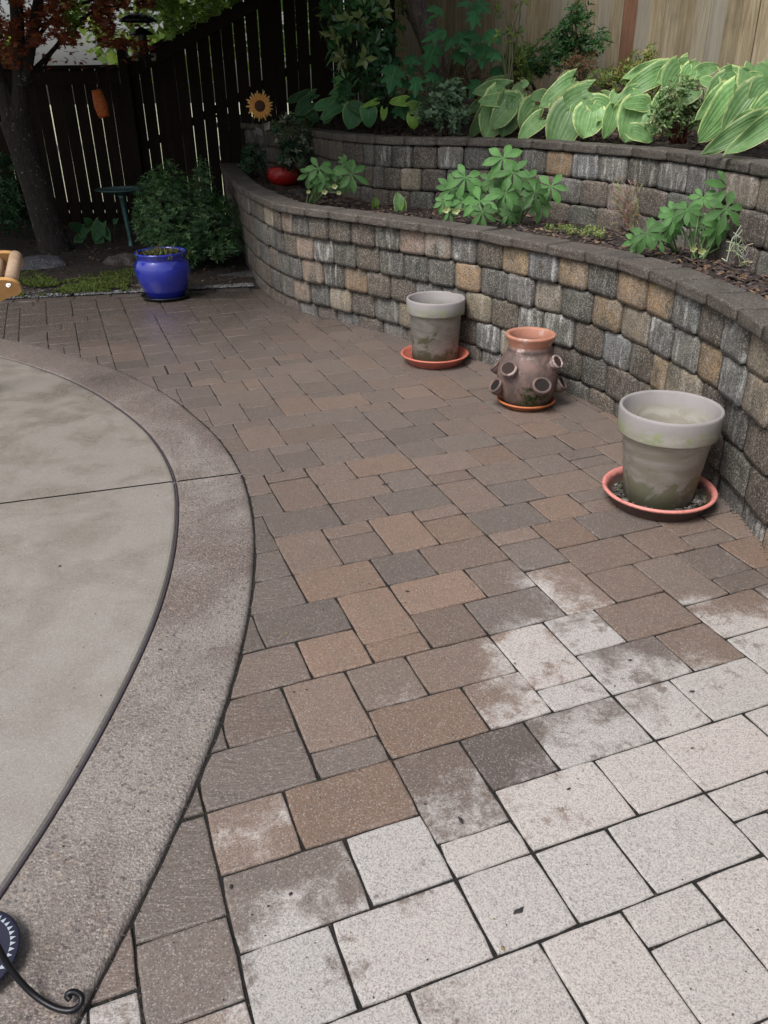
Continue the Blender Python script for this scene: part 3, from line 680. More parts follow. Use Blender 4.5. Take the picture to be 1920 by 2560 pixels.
# ------------------------------------------------------------------ planting beds
def bed(name, F, B, zf, zb, n, m, amp, mat, seed=0, kind='structure', bow=0):
    b = MB(); vs = []
    for i in range(n):
        for j in range(m):
            f = j/(m-1); p = F[i].lerp(B[i], f)
            z = zf[i]+(zb[i]-zf[i])*f+amp*mnoise.noise(Vector((p.x*3+seed, p.y*3, seed)))+amp*.5*mnoise.noise(Vector((p.x*9, p.y*9, seed)))+bow*sin(pi*f)
            vs.append((p.x, p.y, z))
    b.add(vs, [(i*m+j, (i+1)*m+j, (i+1)*m+j+1, i*m+j+1) for i in range(n-1) for j in range(m-1)])
    o = b.build(name, mat, None, True); tag(o, kind=kind); return o, vs
def off_curve(c, d):
    out = []
    for i in range(len(c)): out.append(c[i]-nrm(c, i)*(-1 if SIDE*1 < 0 else 1)*d)
    return out
def outn(c, i):
    a = (c[min(len(c)-1, i+1)]-c[max(0, i-1)]).normalized(); return Vector((a.y, -a.x, 0))*SIDE
FB = resample([LTc[i]-outn(LTc, i)*.13 for i in range(NW)], 90); UB = resample([UTc[i]+outn(UTc, i)*.0 for i in range(NW)], 90)
lower_bed, LBV = bed('lower_planting_bed', FB, UB, [.735]*90, [.69]*90, 90, 16, .022, M_SOIL)
CF0, CF1, CF2 = Vector((.2, 10.6, 0)), Vector((3.1, 7.0, 0)), Vector((4.6, 5.1, 0))
UF = resample([UTc[i]-outn(UTc, i)*.13 for i in range(NW)], 90)
UBk = resample([Vector((-2.0, 11.0, 0)), Vector((.2, 10.75, 0)), Vector((3.2, 7.1, 0)), Vector((4.9, 5.0, 0)), Vector((4.9, 2.6, 0)), Vector((4.9, .4, 0))], 90)
upper_bed, UBV = bed('upper_planting_bed', UF, UBk, [1.15]*90, [1.30]*90, 90, 26, .03, M_SOIL, 4)
def chips(name, VS, n, m, count, size, cols, seed, jw=.0, fmax=1.):
    rr = random.Random(seed); b = MB()
    for _ in range(count):
        i = rr.uniform(0, n-1.01); j = rr.uniform(0, (m-1.01)*fmax); k = int(i); l = int(j); fi, fj = i-k, j-l
        P = [Vector(VS[a*m+c]) for a, c in ((k, l), (k+1, l), (k, l+1), (k+1, l+1))]
        p = P[0].lerp(P[1], fi).lerp(P[2].lerp(P[3], fi), fj)
        if p.y < 1.2: continue
        L = rr.uniform(.4, 1.4)*size; w = L*rr.uniform(.25, .7); h = w*.3; a = rr.uniform(0, 2*pi)
        M = Matrix.Rotation(a, 3, 'Z') @ Matrix.Rotation(rr.uniform(-.6, .6), 3, 'X') @ Matrix.Rotation(rr.uniform(-.5, .5), 3, 'Y')
        c = rr.choice(cols); kk = rr.uniform(.6, 1.4); c = tuple(x*kk for x in c)+(1,)
        q = [Vector((-L/2, -w/2*rr.random(), 0)), Vector((L/2, -w/2, 0)), Vector((L/2*rr.random(), w/2, 0)), Vector((-L/2, w/2*rr.random(), 0)), Vector((0, 0, h))]
        b.add([M@v+p+Vector((0, 0, .006)) for v in q], [(0, 1, 4), (1, 2, 4), (2, 3, 4), (3, 0, 4)], c)
    return tag(b.build(name, M_CHIP), kind='stuff')
BK = [(.045, .028, .022), (.06, .035, .028), (.03, .022, .02), (.075, .05, .042), (.05, .036, .04), (.16, .10, .06)]
chips('bark_mulch', LBV, 90, 16, 9000, .038, BK, 8); chips('bark_mulch', UBV, 90, 26, 9000, .042, BK, 9, fmax=.6)
# corner bed at the far left: soil running back to the fence
L0 = [EDGE_A+ed*(-3.+i*.165)+en*.10 for i in range(38)]; L1 = [Vector((-6.6+i*.165, 10.75, 0)) for i in range(38)]
corner_bed, CBV = bed('corner_planting_bed', L0, L1, [-.006]*38, [.11]*38, 38, 30, .022, M_SOIL, 9, bow=.03)
chips('bark_mulch', CBV, 38, 30, 2600, .04, BK, 12)

# ------------------------------------------------------------------ fences
def fence(label, A, B, base, top, mat, pw, gap, rails, posts, seed, thick=.018, railside=-1, cap=True, red=(), px_red=None):
    """A, B ends on the ground; base, top: heights as functions of the distance along"""
    rr = random.Random(seed); d = (B-A); L = d.length; d.normalize(); n = Vector((-d.y, d.x, 0)); rz = atan2(d.y, d.x)
    t = thing('board_fence', (A.x, A.y, 0), label, 'fence'); s = 0; k = 0
    meshes = {}
    while s < L-.02:
        w = pw+rr.uniform(-.004, .004); z0 = base(s+w/2); z1 = top(s+w/2)
        if w > L-s: w = L-s
        c = A+d*(s+w/2); b = MB(); sl = (top(s+w)-top(s))/2; sb = (base(s+w)-base(s))/2
        x, y = w/2, thick/2; zc = 0
        vs = [(-x, -y, z0-sb), (x, -y, z0+sb), (x, y, z0+sb), (-x, y, z0-sb), (-x, -y, z1-sl), (x, -y, z1+sl), (x, y, z1+sl), (-x, y, z1-sl)]
        b.add(vs, [(0, 1, 5, 4), (1, 2, 6, 5), (2, 3, 7, 6), (3, 0, 4, 7), (4, 5, 6, 7), (3, 2, 1, 0)])
        m = M_FRED if px_red and abs(prj((c.x, c.y, 1.9))[0]-px_red) < 17 else mat
        M = Matrix.Translation((c.x+n.x*rr.uniform(-.004, .004), c.y+n.y*rr.uniform(-.004, .004), 0)) @ Matrix.Rotation(rz+rr.uniform(-.02, .02), 4, 'Z') @ Matrix.Rotation(rr.uniform(-.004, .004)*(.25 if px_red else 1), 4, 'Y')
        link('fence_board', b.mesh('fence_board'), m, t, M=M)
        s += w+gap*rr.uniform(.7, 1.25)+(.006 if px_red and 1505 < prj((c.x, c.y, 1.9))[0] < 1534 else 0); k += 1
    def slat(name, z_of, h, dep, off, lo=0, hi=None):
        b = MB(); hi = L if hi is None else hi; vs = []
        N_ = 2 if base(0) == base(L) and top(0) == top(L) else 16
        for i in range(N_):
            s_ = lo+(hi-lo)*i/(N_-1); p = A+d*s_; z = z_of(s_)
            for e, zz in ((off, z-h/2), (off+dep, z-h/2), (off+dep, z+h/2), (off, z+h/2)): q = p+n*e; vs.append((q.x, q.y, zz))
        b.add(vs, [(i*4+j, i*4+(j+1) % 4, (i+1)*4+(j+1) % 4, (i+1)*4+j) for i in range(N_-1) for j in range(4)]+[(0, 1, 2, 3), ((N_-1)*4+3, (N_-1)*4+2, (N_-1)*4+1, (N_-1)*4)])
        b.build(name, mat, t)
    for z_of, h, dep, off in rails: slat('rail', z_of, h, dep, off)
    if cap: slat('cap_rail', lambda s_: top(s_)+.018, .036, .14, -.07)
    for s_, ex in posts:
        p = A+d*s_; z = top(s_)+ex; b = MB(); b.box((p.x-n.x*.07, p.y-n.y*.07, z/2-.1), (.10, .10, z+.2), rz=rz); po = b.build('post', mat, t)
        b = MB(); b.box((p.x-n.x*.07, p.y-n.y*.07, z+.02), (.145, .145, .035), rz=rz); b.box((p.x-n.x*.07, p.y-n.y*.07, z+.05), (.10, .10, .03), rz=rz); b.build('post_cap', mat, po)
    return t
K = Vector((-2.88, 10.6, 0))
fence('low dark stained board fence with bright gaps behind the maple trunk and birdbath', Vector((-7.6, 10.6, 0)), Vector((-2.96, 10.6, 0)), lambda s: .07, lambda s: 1.80, M_FDARK, .136, .0105, [(lambda s: 1.71, .14, .04, -.055), (lambda s: .32, .09, .04, .012), (lambda s: .16, .15, .03, .03)], [(.3, 0)], 1, red=())
topB = lambda s: min(3.1, 1.84+s*.44)
fence('tall dark stained board fence whose top slopes up behind the sunflower stake', K, Vector((.22, 10.6, 0)), lambda s: .05, topB, M_FDARK, .131, .0088, [(lambda s: topB(s)-.10, .13, .04, -.055), (lambda s: .34, .09, .04, .012), (lambda s: topB(s)-.9, .09, .04, .012)], [(0, .19)], 2)
fence('weathered pale board fence behind the hostas on the right', CF0, CF1+(CF1-CF0).normalized()*2.4, lambda s: 1.1, lambda s: 3.15, M_FLIGHT, .138, .0012, [(lambda s: 1.5, .09, .04, .012), (lambda s: 2.8, .09, .04, .012)], [], 3, cap=True, px_red=1558)

# ------------------------------------------------------------------ pots and saucers
def tint_all(b, c): b.c = [c+(1,)]*len(b.v)
def clay_pot(name, x, y, z0, H_, R, rb, band, mat, label, dx=0):
    t = thing(name, (x, y, 0), label, 'flower pot'); b = MB(); r1 = R*.985
    b.lathe([(0, z0+.001), (rb*.97, z0), (rb, z0+.006), (r1*.9-.002, H_-band-.002), (r1*.9, H_-band), (R*.968, H_-band-.002), (R*.982, H_-band+.006), (R, H_-.012), (R-.002, H_-.003), (R-.006, H_), (R-.013, H_-.001), (R-.017, H_-.008), (R*.885-.017, H_-band-.012), (rb*.86, z0+.03), (0, z0+.028)], (x, y, 0), 72, jit=.004)
    b.build('pot_wall', mat, t, True); return t
def saucer(name, x, y, R, rb, h, mat, label, lip=.010, n=72):
    t = thing(name, (x, y, 0), label, 'plant saucer'); b = MB()
    b.lathe([(0, .002), (rb, .002), (rb+.005, .007), (R-lip*1.4, h-lip*1.2), (R-lip*.3, h-lip*1.1), (R, h-lip*.5), (R-lip*.4, h), (R-lip*1.2, h-lip*.2), (R-lip*1.9, h-lip*1.5), (rb-.004, .011), (0, .010)], (x, y, 0), n)
    b.build('dish', mat, t, True); return t
PG = m_claypot('weathered_clay_grey', (.27, .255, .205), (.38, .365, .335), (.17, .175, .10), .425, 3., (1.18, 3.14), .207)
PM = m_claypot('weathered_clay_mossy', (.20, .195, .165), (.29, .28, .26), (.075, .085, .035), .41, 8.3, (.344, 5.18), .187)
SP = m_plastic_saucer('pink_saucer', (.72, .27, .235), (.045, .03, .025), .085, -.10, .95); SR = m_plastic_saucer('red_saucer', (.58, .17, .12), (.16, .04, .03), .048, .05, .5)
SO = m_plastic_saucer('orange_saucer', (.52, .16, .06), (.09, .04, .02), .04, .05, .6); SK = m_flat('black_saucer', (.018, .018, .02), .35)
saucer('plant_saucer', 1.174, 3.118, .237, .190, .074, SP, 'wide pink plastic saucer full of wet debris under the largest grey pot', .013)
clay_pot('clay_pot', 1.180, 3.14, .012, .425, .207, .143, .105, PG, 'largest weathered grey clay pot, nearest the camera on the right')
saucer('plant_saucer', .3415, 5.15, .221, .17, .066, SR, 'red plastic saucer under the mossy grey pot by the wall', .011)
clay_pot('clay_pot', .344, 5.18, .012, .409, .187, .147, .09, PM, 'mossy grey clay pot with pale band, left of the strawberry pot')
saucer('plant_saucer', .805, 4.34, .164, .13, .040, SO, 'small orange terracotta saucer under the strawberry pot', .010)
saucer('plant_saucer', -1.848, 7.072, .21, .185, .032, SK, 'black plastic saucer under the glazed blue pot', .006)
def scatter_dirt(name, x, y, r0, r1, z, n, cols, seed, a0=0, a1=2*pi, size=.012, par=None):
    rr = random.Random(seed); b = MB()
    for _ in range(n):
        a = rr.uniform(a0, a1); r = sqrt(rr.uniform(r0*r0, r1*r1)); L = size*rr.uniform(.3, 1.3); M = Matrix.Rotation(rr.uniform(0, 6.3), 3, 'Z') @ Matrix.Rotation(rr.uniform(-.9, .9), 3, 'X')
        c = rr.choice(cols); k = rr.uniform(.6, 1.3); p = Vector((x+r*cos(a), y+r*sin(a), z+rr.uniform(0, .012)))
        b.add([M@Vector(q)+p for q in ((-L, -L*.4, 0), (L*.8, -L*.5, 0), (L, L*.4, 0), (-L*.7, L*.6, 0), (0, 0, L*.4))], [(0, 1, 4), (1, 2, 4), (2, 3, 4), (3, 0, 4)], tuple(q*k for q in c)+(1,))
    o = b.build(name, M_DIRT, par); return tag(o, kind='stuff')
DC = [(.03, .025, .022), (.05, .042, .038), (.02, .018, .018), (.11, .10, .095), (.05, .055, .025), (.16, .15, .14)]
scatter_dirt('leaf_litter', 1.178, 3.13, .14, .19, .016, 620, DC, 3); scatter_dirt('leaf_litter', 1.178, 3.13, .15, .19, .026, 320, DC, 5, -.7, .9, .016)
# strawberry pot
t = thing('strawberry_pot', (.805, 4.34, 0), 'squat brown terracotta strawberry pot with pockets round its belly', 'strawberry pot')
M_TERR = NT('terracotta_weathered'); q = M_TERR; P_ = q.pos(); z_ = q.n('SeparateXYZ', {0: P_}).outputs[2]; n_ = q.noise(P_, 12, 6, .65, .6); f_ = q.noise(P_, 70, 4, .7)
c_ = q.mix(q.ramp(n_, .38, .66), (.09, .066, .060), (.185, .115, .10)); c_ = q.mix(q.ramp(z_, .33, .36), c_, q.mix(n_, (.30, .125, .08), (.46, .22, .15)))
c_ = q.mix(q.math('MULTIPLY', q.math('MULTIPLY', q.ramp(q.noise(P_, 9, 5, .7), .52, .66), q.ramp(z_, .17, .24)), .75), c_, (.52, .42, .40))
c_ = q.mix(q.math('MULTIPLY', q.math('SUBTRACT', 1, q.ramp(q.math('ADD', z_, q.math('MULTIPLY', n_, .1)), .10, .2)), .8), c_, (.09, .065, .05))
q.set('Base Color', c_); q.set('Roughness', .65); q.bump(q.math('ADD', f_, n_), .5, .003); M_TERR = q.m
SX, SY = .805, 4.34; prof = [(0, .013), (.118, .012), (.128, .02), (.146, .06), (.163, .12), (.168, .165), (.163, .22), (.148, .265), (.127, .300), (.117, .315), (.119, .321), (.119, .335), (.114, .340), (.115, .348), (.128, .375), (.134, .388), (.137, .394), (.136, .402), (.128, .405), (.117, .403), (.112, .395), (.100, .345), (.102, .31), (.13, .26), (.145, .2), (.14, .1), (.10, .03), (0, .025)]
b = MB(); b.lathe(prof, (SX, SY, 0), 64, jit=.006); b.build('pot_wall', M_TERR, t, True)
def pocket(az, z, s=1., fill=(.02, .015, .012), up=.55):
    fill = tuple(x*.18 for x in fill)
    R_ = [r for r, zz in prof[:9]]; Z_ = [zz for r, zz in prof[:9]]
    r0 = next(R_[i]+(R_[i+1]-R_[i])*(z-Z_[i])/(Z_[i+1]-Z_[i]) for i in range(8) if Z_[i] <= z <= Z_[i+1])
    o = Vector((cos(az), sin(az), 0)); sd_ = Vector((-o.y, o.x, 0)); U = Vector((0, 0, 1)); c = Vector((SX, SY, z))+o*(r0-.012)
    n = 20; up_ = Vector((0, 0, 1)); w_ = (o*(-.62)+up_*.78).normalized(); C_ = c+o*.035*s+up_*.002; RX, RY = .044*s, .037*s
    ringp = [C_+sd_*(cos(2*pi*k/n)*RX)+w_*(sin(2*pi*k/n)*RY) for k in range(n)]
    b = MB(); b.tube(ringp+[ringp[0], ringp[1]], .0075*s, 8)
    base_ = c-up_*.050*s-o*.004; vs = []
    for j, (f, q_) in enumerate(((0, 1.06), (.22, 1.10), (.45, 1.0), (.7, .74), (1., .25))):
        cc_ = C_.lerp(base_, f)
        for k in range(n): vs.append(cc_+(ringp[k]-C_)*q_*(1-.15*f)+o*(.004*sin(pi*f)))
    b.add(vs, [(j*n+k, j*n+(k+1) % n, (j+1)*n+(k+1) % n, (j+1)*n+k) for j in range(4) for k in range(n)]); po = b.build('planting_pocket', M_TERR, t, True)
    nn_ = sd_.cross(w_); nn_ = nn_ if nn_.dot(o) > 0 else -nn_
    b = MB(); b.add([C_+(p-C_)*.95+nn_*.001 for p in ringp], [tuple(range(n))], fill+(1,)); b.build('pocket_shade_disc', M_DIRT, po)  # near-black disc across the opening, painted in place of the hollow's shade
vd = atan2(-SY, -SX)          # towards the camera
for da, z, s, fl in ((-.62, .245, 1.05, (.10, .04, .025)), (-1.15, .125, 1.05, (.015, .012, .011)), (.42, .17, 1.1, (.05, .025, .02)), (-1.75, .205, .9, (.10, .12, .03)), (1.15, .27, .95, (.2, .1, .08)), (1.45, .14, 1., (.03, .03, .02)), (2.4, .2, 1., (.02, .02, .02)), (-2.6, .14, 1., (.02, .02, .02))): pocket(vd+da, z, s, fl)
def moss_patch(name, pts, cols, mat, par=None, blades=3, size=.008, seed=1):
    rr = random.Random(seed); b = MB()
    for p in pts:
        for _ in range(blades):
            a = rr.uniform(0, 6.3); L = size*rr.uniform(.5, 1.5); w = L*.3; c = rr.choice(cols); k = rr.uniform(.6, 1.35)
            d = Vector((cos(a)*.6, sin(a)*.6, 1)); o = Vector((-sin(a), cos(a), 0))*w
            b.add([p-o, p+o, p+d*L], [(0, 1, 2)], tuple(x*k for x in c)+(1,))
    o = b.build(name, mat, par); return tag(o, kind='stuff')
rr = random.Random(21); pts = []
for _ in range(1500):
    a = vd+rr.gauss(.22, .33); z = rr.uniform(.035, .15)
    if rr.random() > 1-abs(a-vd-.25)/.9 or mnoise.noise(Vector((a*5, z*30, 2))) < -.12: continue
    f = min(range(8), key=lambda i: abs(prof[i][1]-z)); r = prof[f][0]+(prof[f+1][0]-prof[f][0])*(z-prof[f][1])/max(1e-4, prof[f+1][1]-prof[f][1])+.001
    pts.append(Vector((SX+r*cos(a), SY+r*sin(a), z)))
moss_patch('moss', pts, [(.06, .09, .02), (.10, .13, .03), (.035, .05, .015)], M_MOSS, t, 2, .007)
# blue glazed pot
t = thing('glazed_pot', (-1.848, 7.072, 0), 'shiny cobalt blue glazed pot standing on a black saucer near the birdbath', 'flower pot')
q = NT('cobalt_glaze'); P_ = q.pos(); n_ = q.noise(P_, 5, 4); q.set('Base Color', q.mix(n_, (.008, .014, .22), (.02, .035, .40))); q.set('Roughness', .12); q.set('Coat Weight', 1.); q.set('Coat Roughness', .03); q.bump(q.noise(P_, 18, 3), .12, .004)
b = MB(); b.lathe([(0, .014), (.145, .013), (.155, .02), (.185, .08), (.215, .15), (.229, .21), (.232, .25), (.224, .29), (.207, .322), (.200, .333), (.204, .339), (.202, .346), (.206, .352), (.209, .362), (.217, .374), (.218, .382), (.212, .388), (.203, .386), (.199, .378), (.192, .34), (.19, .325), (0, .325)], (-1.848, 7.072, 0), 72); b.build('pot_wall', q.m, t, True)
rr = random.Random(4); pts = [Vector((-1.848+rr.gauss(0, .075), 7.072+rr.gauss(.0, .075), .335+rr.uniform(0, .035))) for _ in range(900)]
b = MB(); b.lathe([(0, .345), (.12, .34), (.19, .325)], (-1.848, 7.072, 0), 24, (.03, .02, .015, 1)); b.build('potting_soil', M_DIRT, t)
o = moss_patch('mossy_plant', pts, [(.08, .13, .03), (.12, .10, .03), (.05, .09, .03), (.14, .06, .03)], M_MOSS, None, 2, .03)
tag(o, 'low mossy green and bronze plant growing in the blue glazed pot', 'plant')

# ------------------------------------------------------------------ bird bath
bx, by = -2.72, 9.2; k_ = 1.0
t = thing('bird_bath', (bx, by, 0), 'green metal birdbath on a slim stem in front of the dark fence', 'birdbath')
BZ = at(303, 472, by).z; bc = at(303, 472, by); M_BATH = m_flat('verdigris_metal', (.06, .13, .13), .32, .4)
b = MB(); b.lathe([(0, BZ-.055), (.08, BZ-.052), (.19, BZ-.03), (.262, BZ-.008), (.27, BZ), (.264, BZ+.004), (.25, BZ-.004), (.18, BZ-.026), (.07, BZ-.038), (0, BZ-.04)], (bc.x, by, 0), 48); b.build('basin', M_BATH, t, True)
foot = gnd(325, 625); foot = Vector((bc.x+.02, by, .05))
b = MB(); b.tube([Vector((bc.x, by, BZ-.05)), Vector((bc.x, by, BZ-.10)), Vector((bc.x, by, BZ-.2)), foot+Vector((0, 0, .1)), foot+Vector((0, 0, .03)), foot], [.055, .034, .027, .027, .035, .05], 14); b.build('stem', M_BATH, t, True)
b = MB(); b.lathe([(0, .075), (.06, .07), (.10, .055), (.115, .03), (.115, .02)], (foot.x, foot.y, 0), 24); b.build('foot', M_BATH, t, True)
# ------------------------------------------------------------------ rocks, moss, gravel, litter
def rock(c, r, seed, label, col=(.11, .105, .11)):
    bm = bmesh.new(); bmesh.ops.create_icosphere(bm, subdivisions=4, radius=1); rr = random.Random(seed)
    for v in bm.verts:
        d = v.co.normalized(); k = 1+.30*mnoise.noise(d*1.3+Vector((seed, 0, 0)))+.16*mnoise.noise(d*3+Vector((seed, 0, 0)))+.07*abs(mnoise.noise(d*8+Vector((0, seed, 0))))+.025*mnoise.noise(d*18)
        v.co = Vector((d.x*r[0]*k, d.y*r[1]*k, max(-.4*r[2], d.z*r[2]*k)))
    me = bpy.data.meshes.new('rock'); bm.to_mesh(me); bm.free(); at_ = me.color_attributes.new('tint', 'FLOAT_COLOR', 'POINT')
    for i, v in enumerate(me.vertices):
        g = .5+.5*mnoise.noise(v.co*14); c_ = tuple(x*(1+.9*max(0, g-.45)*2) for x in col); at_.data[i].color = c_+(1,)
    me.polygons.foreach_set('use_smooth', [True]*len(me.polygons)); o = link('rock', me, M_STONE, None, c); return tag(o, label, 'rock')
rock(Vector((-3.36, 8.25, .02)), (.30, .17, .13), 3, 'grey blue lichened rock lying at the foot of the maple trunk', (.042, .044, .055))
rock(Vector((-2.55, 8.35, .02)), (.22, .15, .12), 7, 'brown rock with pale top right of the maple trunk', (.035, .028, .024))
rock(Vector((-2.05, 7.55, -.005)), (.20, .10, .05), 12, 'flat reddish stone half sunk in moss left of the blue pot', (.05, .036, .032))
rock(Vector((-2.98, 8.28, .0)), (.07, .05, .04), 15, 'tiny pale stone between the lichened rock and the brown rock', (.16, .15, .15))
rock(Vector((-1.15, 7.9, .0)), (.38, .12, .05), 18, 'long flat dark edging stone behind the blue pot', (.022, .022, .024))
rock(Vector((at(740, 440, 8.0).x, 8.0, .69)), (.14, .10, .06), 22, 'dark stone in the lower bed beside the red wrapped pot', (.022, .02, .019))
rr = random.Random(6); pts = []
while len(pts) < 15000:
    x, y = rr.uniform(0, 1), rr.uniform(0, 1); px, py = -30+x*480, 655+y*95; p = gnd(px, py, .0)
    q = (p-EDGE_A).dot(en)
    if q < .13: continue
    nn = mnoise.noise(Vector((p.x*2.2, p.y*3.2, 3)))+.5*mnoise.noise(Vector((p.x*7, p.y*7, 3)))
    if px > 330 and nn < .25: continue
    if nn < -.12: continue
    p.z = .012+.03*max(0, nn)+.03*min(1, q*2)*.5; pts.append(p)
tag(moss_patch('moss_ground_cover', pts, [(.10, .15, .018), (.07, .12, .02), (.14, .17, .03), (.05, .07, .02)], M_MOSS, None, 2, .016), kind='stuff')
b = MB(); rr = random.Random(9)
for _ in range(3600):
    s_ = rr.uniform(-1.2, 3.1); q = rr.uniform(.10, .42 if s_ < .6 else .22); p = EDGE_A+ed*s_+en*q
    if wall_d(p) < .05: continue
    if q > .22 and mnoise.noise(Vector((p.x*3, p.y*3, 1))) < .05: continue
    r = rr.uniform(.004, .013); c = rr.choice([(.16, .16, .17), (.09, .09, .10), (.24, .24, .25), (.05, .05, .055)]); p.z = .008
    vs = [p+Vector((cos(a)*r*rr.uniform(.7, 1.2), sin(a)*r*rr.uniform(.7, 1.2), 0)) for a in (0, 1.3, 2.6, 3.8, 5.1)]+[p+Vector((0, 0, r*.8))]
    b.add(vs, [(i, (i+1) % 5, 5) for i in range(5)], c+(1,))
tag(b.build('pea_gravel', M_STONE), kind='stuff')
b = MB(); rr = random.Random(14)        # needles, seed husks and petals fallen on the paving
for _ in range(260):
    px, py = rr.uniform(150, 1900), rr.uniform(800, 2540); p = gnd(px, py, .003)
    if band_d(p) < -.3: p.z = .0135
    elif band_d(p) < .01: p.z = .0115
    L = rr.uniform(.0012, .003) if rr.random() < .96 else rr.uniform(.004, .007); w = L*rr.uniform(.2, .8); a = rr.uniform(0, 6.3); c = rr.choice([(.02, .016, .014), (.05, .03, .025), (.03, .03, .03), (.20, .14, .06)])
    d, e = Vector((cos(a)*L, sin(a)*L, 0)), Vector((-sin(a)*w, cos(a)*w, 0)); b.add([p-d-e, p+d-e*.6, p+d*.8+e, p-d*.7+e*.8, p+Vector((0, 0, .003))], [(0, 1, 4), (1, 2, 4), (2, 3, 4), (3, 0, 4)], c+(1,))
for px, py, L, a in ((1297, 2277, .016, .4), (1422, 1972, .008, .5), (1062, 2010, .006, 0), (1152, 2050, .013, 1.8), (1575, 1650, .008, 0), (963, 1210, .017, .1), (1018, 1478, .010, -.4), (1212, 1020, .012, 0), (1730, 1728, .010, 0)):
    p = gnd(px, py, .004); c = (.02, .018, .02) if px != 1212 else (.45, .06, .09); d, e = Vector((cos(a)*L, sin(a)*L, 0)), Vector((-sin(a)*L*.4, cos(a)*L*.4, 0)); b.add([p-d-e*.3, p+d*.3-e, p+d+e*.8, p-d*.5+e*.8, p+Vector((0, 0, .003))], [(0, 1, 4), (1, 2, 4), (2, 3, 4), (3, 0, 4)], c+(1,))
tag(b.build('fallen_debris', M_DIRT), kind='stuff')
b = MB(); rr = random.Random(15)        # grit pushed out of the joints
for _ in range(900):
    k = rr.randrange(40, 160); p = BAND[k]+nrm(BAND, k)*SB*rr.uniform(0, .012); r = rr.uniform(.001, .0028); c = rr.choice([(.04, .035, .03), (.10, .09, .08), (.02, .02, .02)])
    vs = [p+Vector((cos(a)*r, sin(a)*r, .001)) for a in (0, 2.1, 4.2)]+[p+Vector((0, 0, r+.001))]; b.add(vs, [(0, 1, 3), (1, 2, 3), (2, 0, 3)], c+(1,))
tag(b.build('joint_grit', M_DIRT), kind='stuff')

# ------------------------------------------------------------------ left edge: wooden roller frame; iron stand with mosaic plate
Yw = 4.4
t = thing('wooden_footrest', tuple(at(-40, 760, Yw)), 'varnished pine frame with two rounded rollers, cut by the left picture edge', 'garden furniture')
def end_plate(c, mat, name, par):     # rounded board seen nearly face on, 24 mm thick
    b = MB(); n = 28; w = mpp(c); out = []
    for k in range(n+1):
        a = -pi*.5+pi*k/n; out.append((34*w*1.0*(cos(a)**.9 if cos(a) > 0 else 0), 26*w*sin(a)))
    out += [(-120*w, 26*w), (-120*w, -40*w), (-30*w, -40*w)]
    X = Vector((1, .12, 0)).normalized(); Z = Vector((0, -.45, .9)).normalized(); Yn = X.cross(Z).normalized()*.024
    vs = [c+X*x+Z*z for x, z in out]+[c+X*x+Z*z+Yn for x, z in out]; m = len(out)
    b.add(vs, [tuple(range(m)), tuple(range(2*m-1, m-1, -1))]+[(i, i+m, (i+1) % m+m, (i+1) % m) for i in range(m)]); return b.build(name, mat, par)
c1, c2 = at(18, 714, Yw), at(22, 648, Yw+.22)
e1 = end_plate(c1, M_PINE, 'end_board', t); end_plate(c2, M_PINE, 'end_board', t)
for px0, py0, px1, py1, r in ((28, 700, 40, 640, .034), (-14, 700, -2, 655, .034)):
    b = MB(); A_, B_ = at(px0, py0, Yw), at(px1, py1, Yw+.2); b.tube([A_, A_.lerp(B_, .5), B_], r, 20); b.build('roller', M_DOWEL, t, True)
b = MB(); p = at(22, 713, Yw-.03); b.tube([p, p+Vector((0, -.006, .003))], .012, 12); b.tube([p+Vector((0, -.006, .003)), p+Vector((0, -.012, .006))], .006, 8); b.build('bolt', M_STEEL, e1)
b = MB(); p = at(-190, 720, Yw+.1); b.box((p.x, p.y, p.z/2-.02), (.05, .05, p.z), rz=.1); b.build('leg', M_PINE, t)
t = thing('plant_stand', (-.95, 1.0, .012), 'black wrought iron stand leg ending in a scroll at the lower left corner', 'plant stand')
P0 = [(-60, 2300, .20), (-15, 2350, .14), (10, 2395, .10), (40, 2440, .065), (75, 2478, .038), (110, 2505, .024), (145, 2522, .019), (178, 2526, .019), (200, 2512, .021), (204, 2494, .026), (192, 2482, .032), (176, 2481, .034), (168, 2490, .030), (176, 2499, .026)]
b = MB(); b.tube([tuple(p) for p in cat_rom([gnd(x, y, z) for x, y, z in P0], 7)], .0062, 10); b.build('scroll_leg', M_IRON, t, True)
b = MB(); c = gnd(-90, 2395, .035); b.lathe([(0, .03), (.097, .03), (.106, .034), (.108, .04), (.104, .042), (.09, .040), (0, .040)], (c.x, c.y, 0), 64, (.012, .013, .032, 1)); t = thing('mosaic_plate', (c.x, c.y, 0), 'round dark blue mosaic plate edged with pale triangles under the iron leg', 'plate'); b.build('plate_body', M_MISC, t, True)
b = MB()
for k in range(44):
    a = 2*pi*k/44; o = Vector((cos(a), sin(a), 0)); s_ = Vector((-o.y, o.x, 0)); q_ = Vector((c.x, c.y, .0425)); b.add([q_+o*.089-s_*.005, q_+o*.089+s_*.005, q_+o*.100], [(0, 1, 2)], (.34, .38, .43, 1))
b.build('triangle_border', M_MISC, t)
b = MB()
for k in range(60):
    a, r, w = rn(0, 6.3), sqrt(random.random())*.076, rn(.006, .013); q_ = Vector((c.x+cos(a)*r, c.y+sin(a)*r, .0422+k*.00002)); b.add([q_+Vector((cos(a+x)*w, sin(a+x)*w, 0)) for x in (0, 1.5, 3.2, 4.6)], [(0, 1, 2, 3)], random.choice([(.3, .40, .45, 1), (.12, .2, .3, 1), (.45, .5, .5, 1), (.1, .12, .2, 1)]))
b.build('glass_tiles', M_MISC, t)

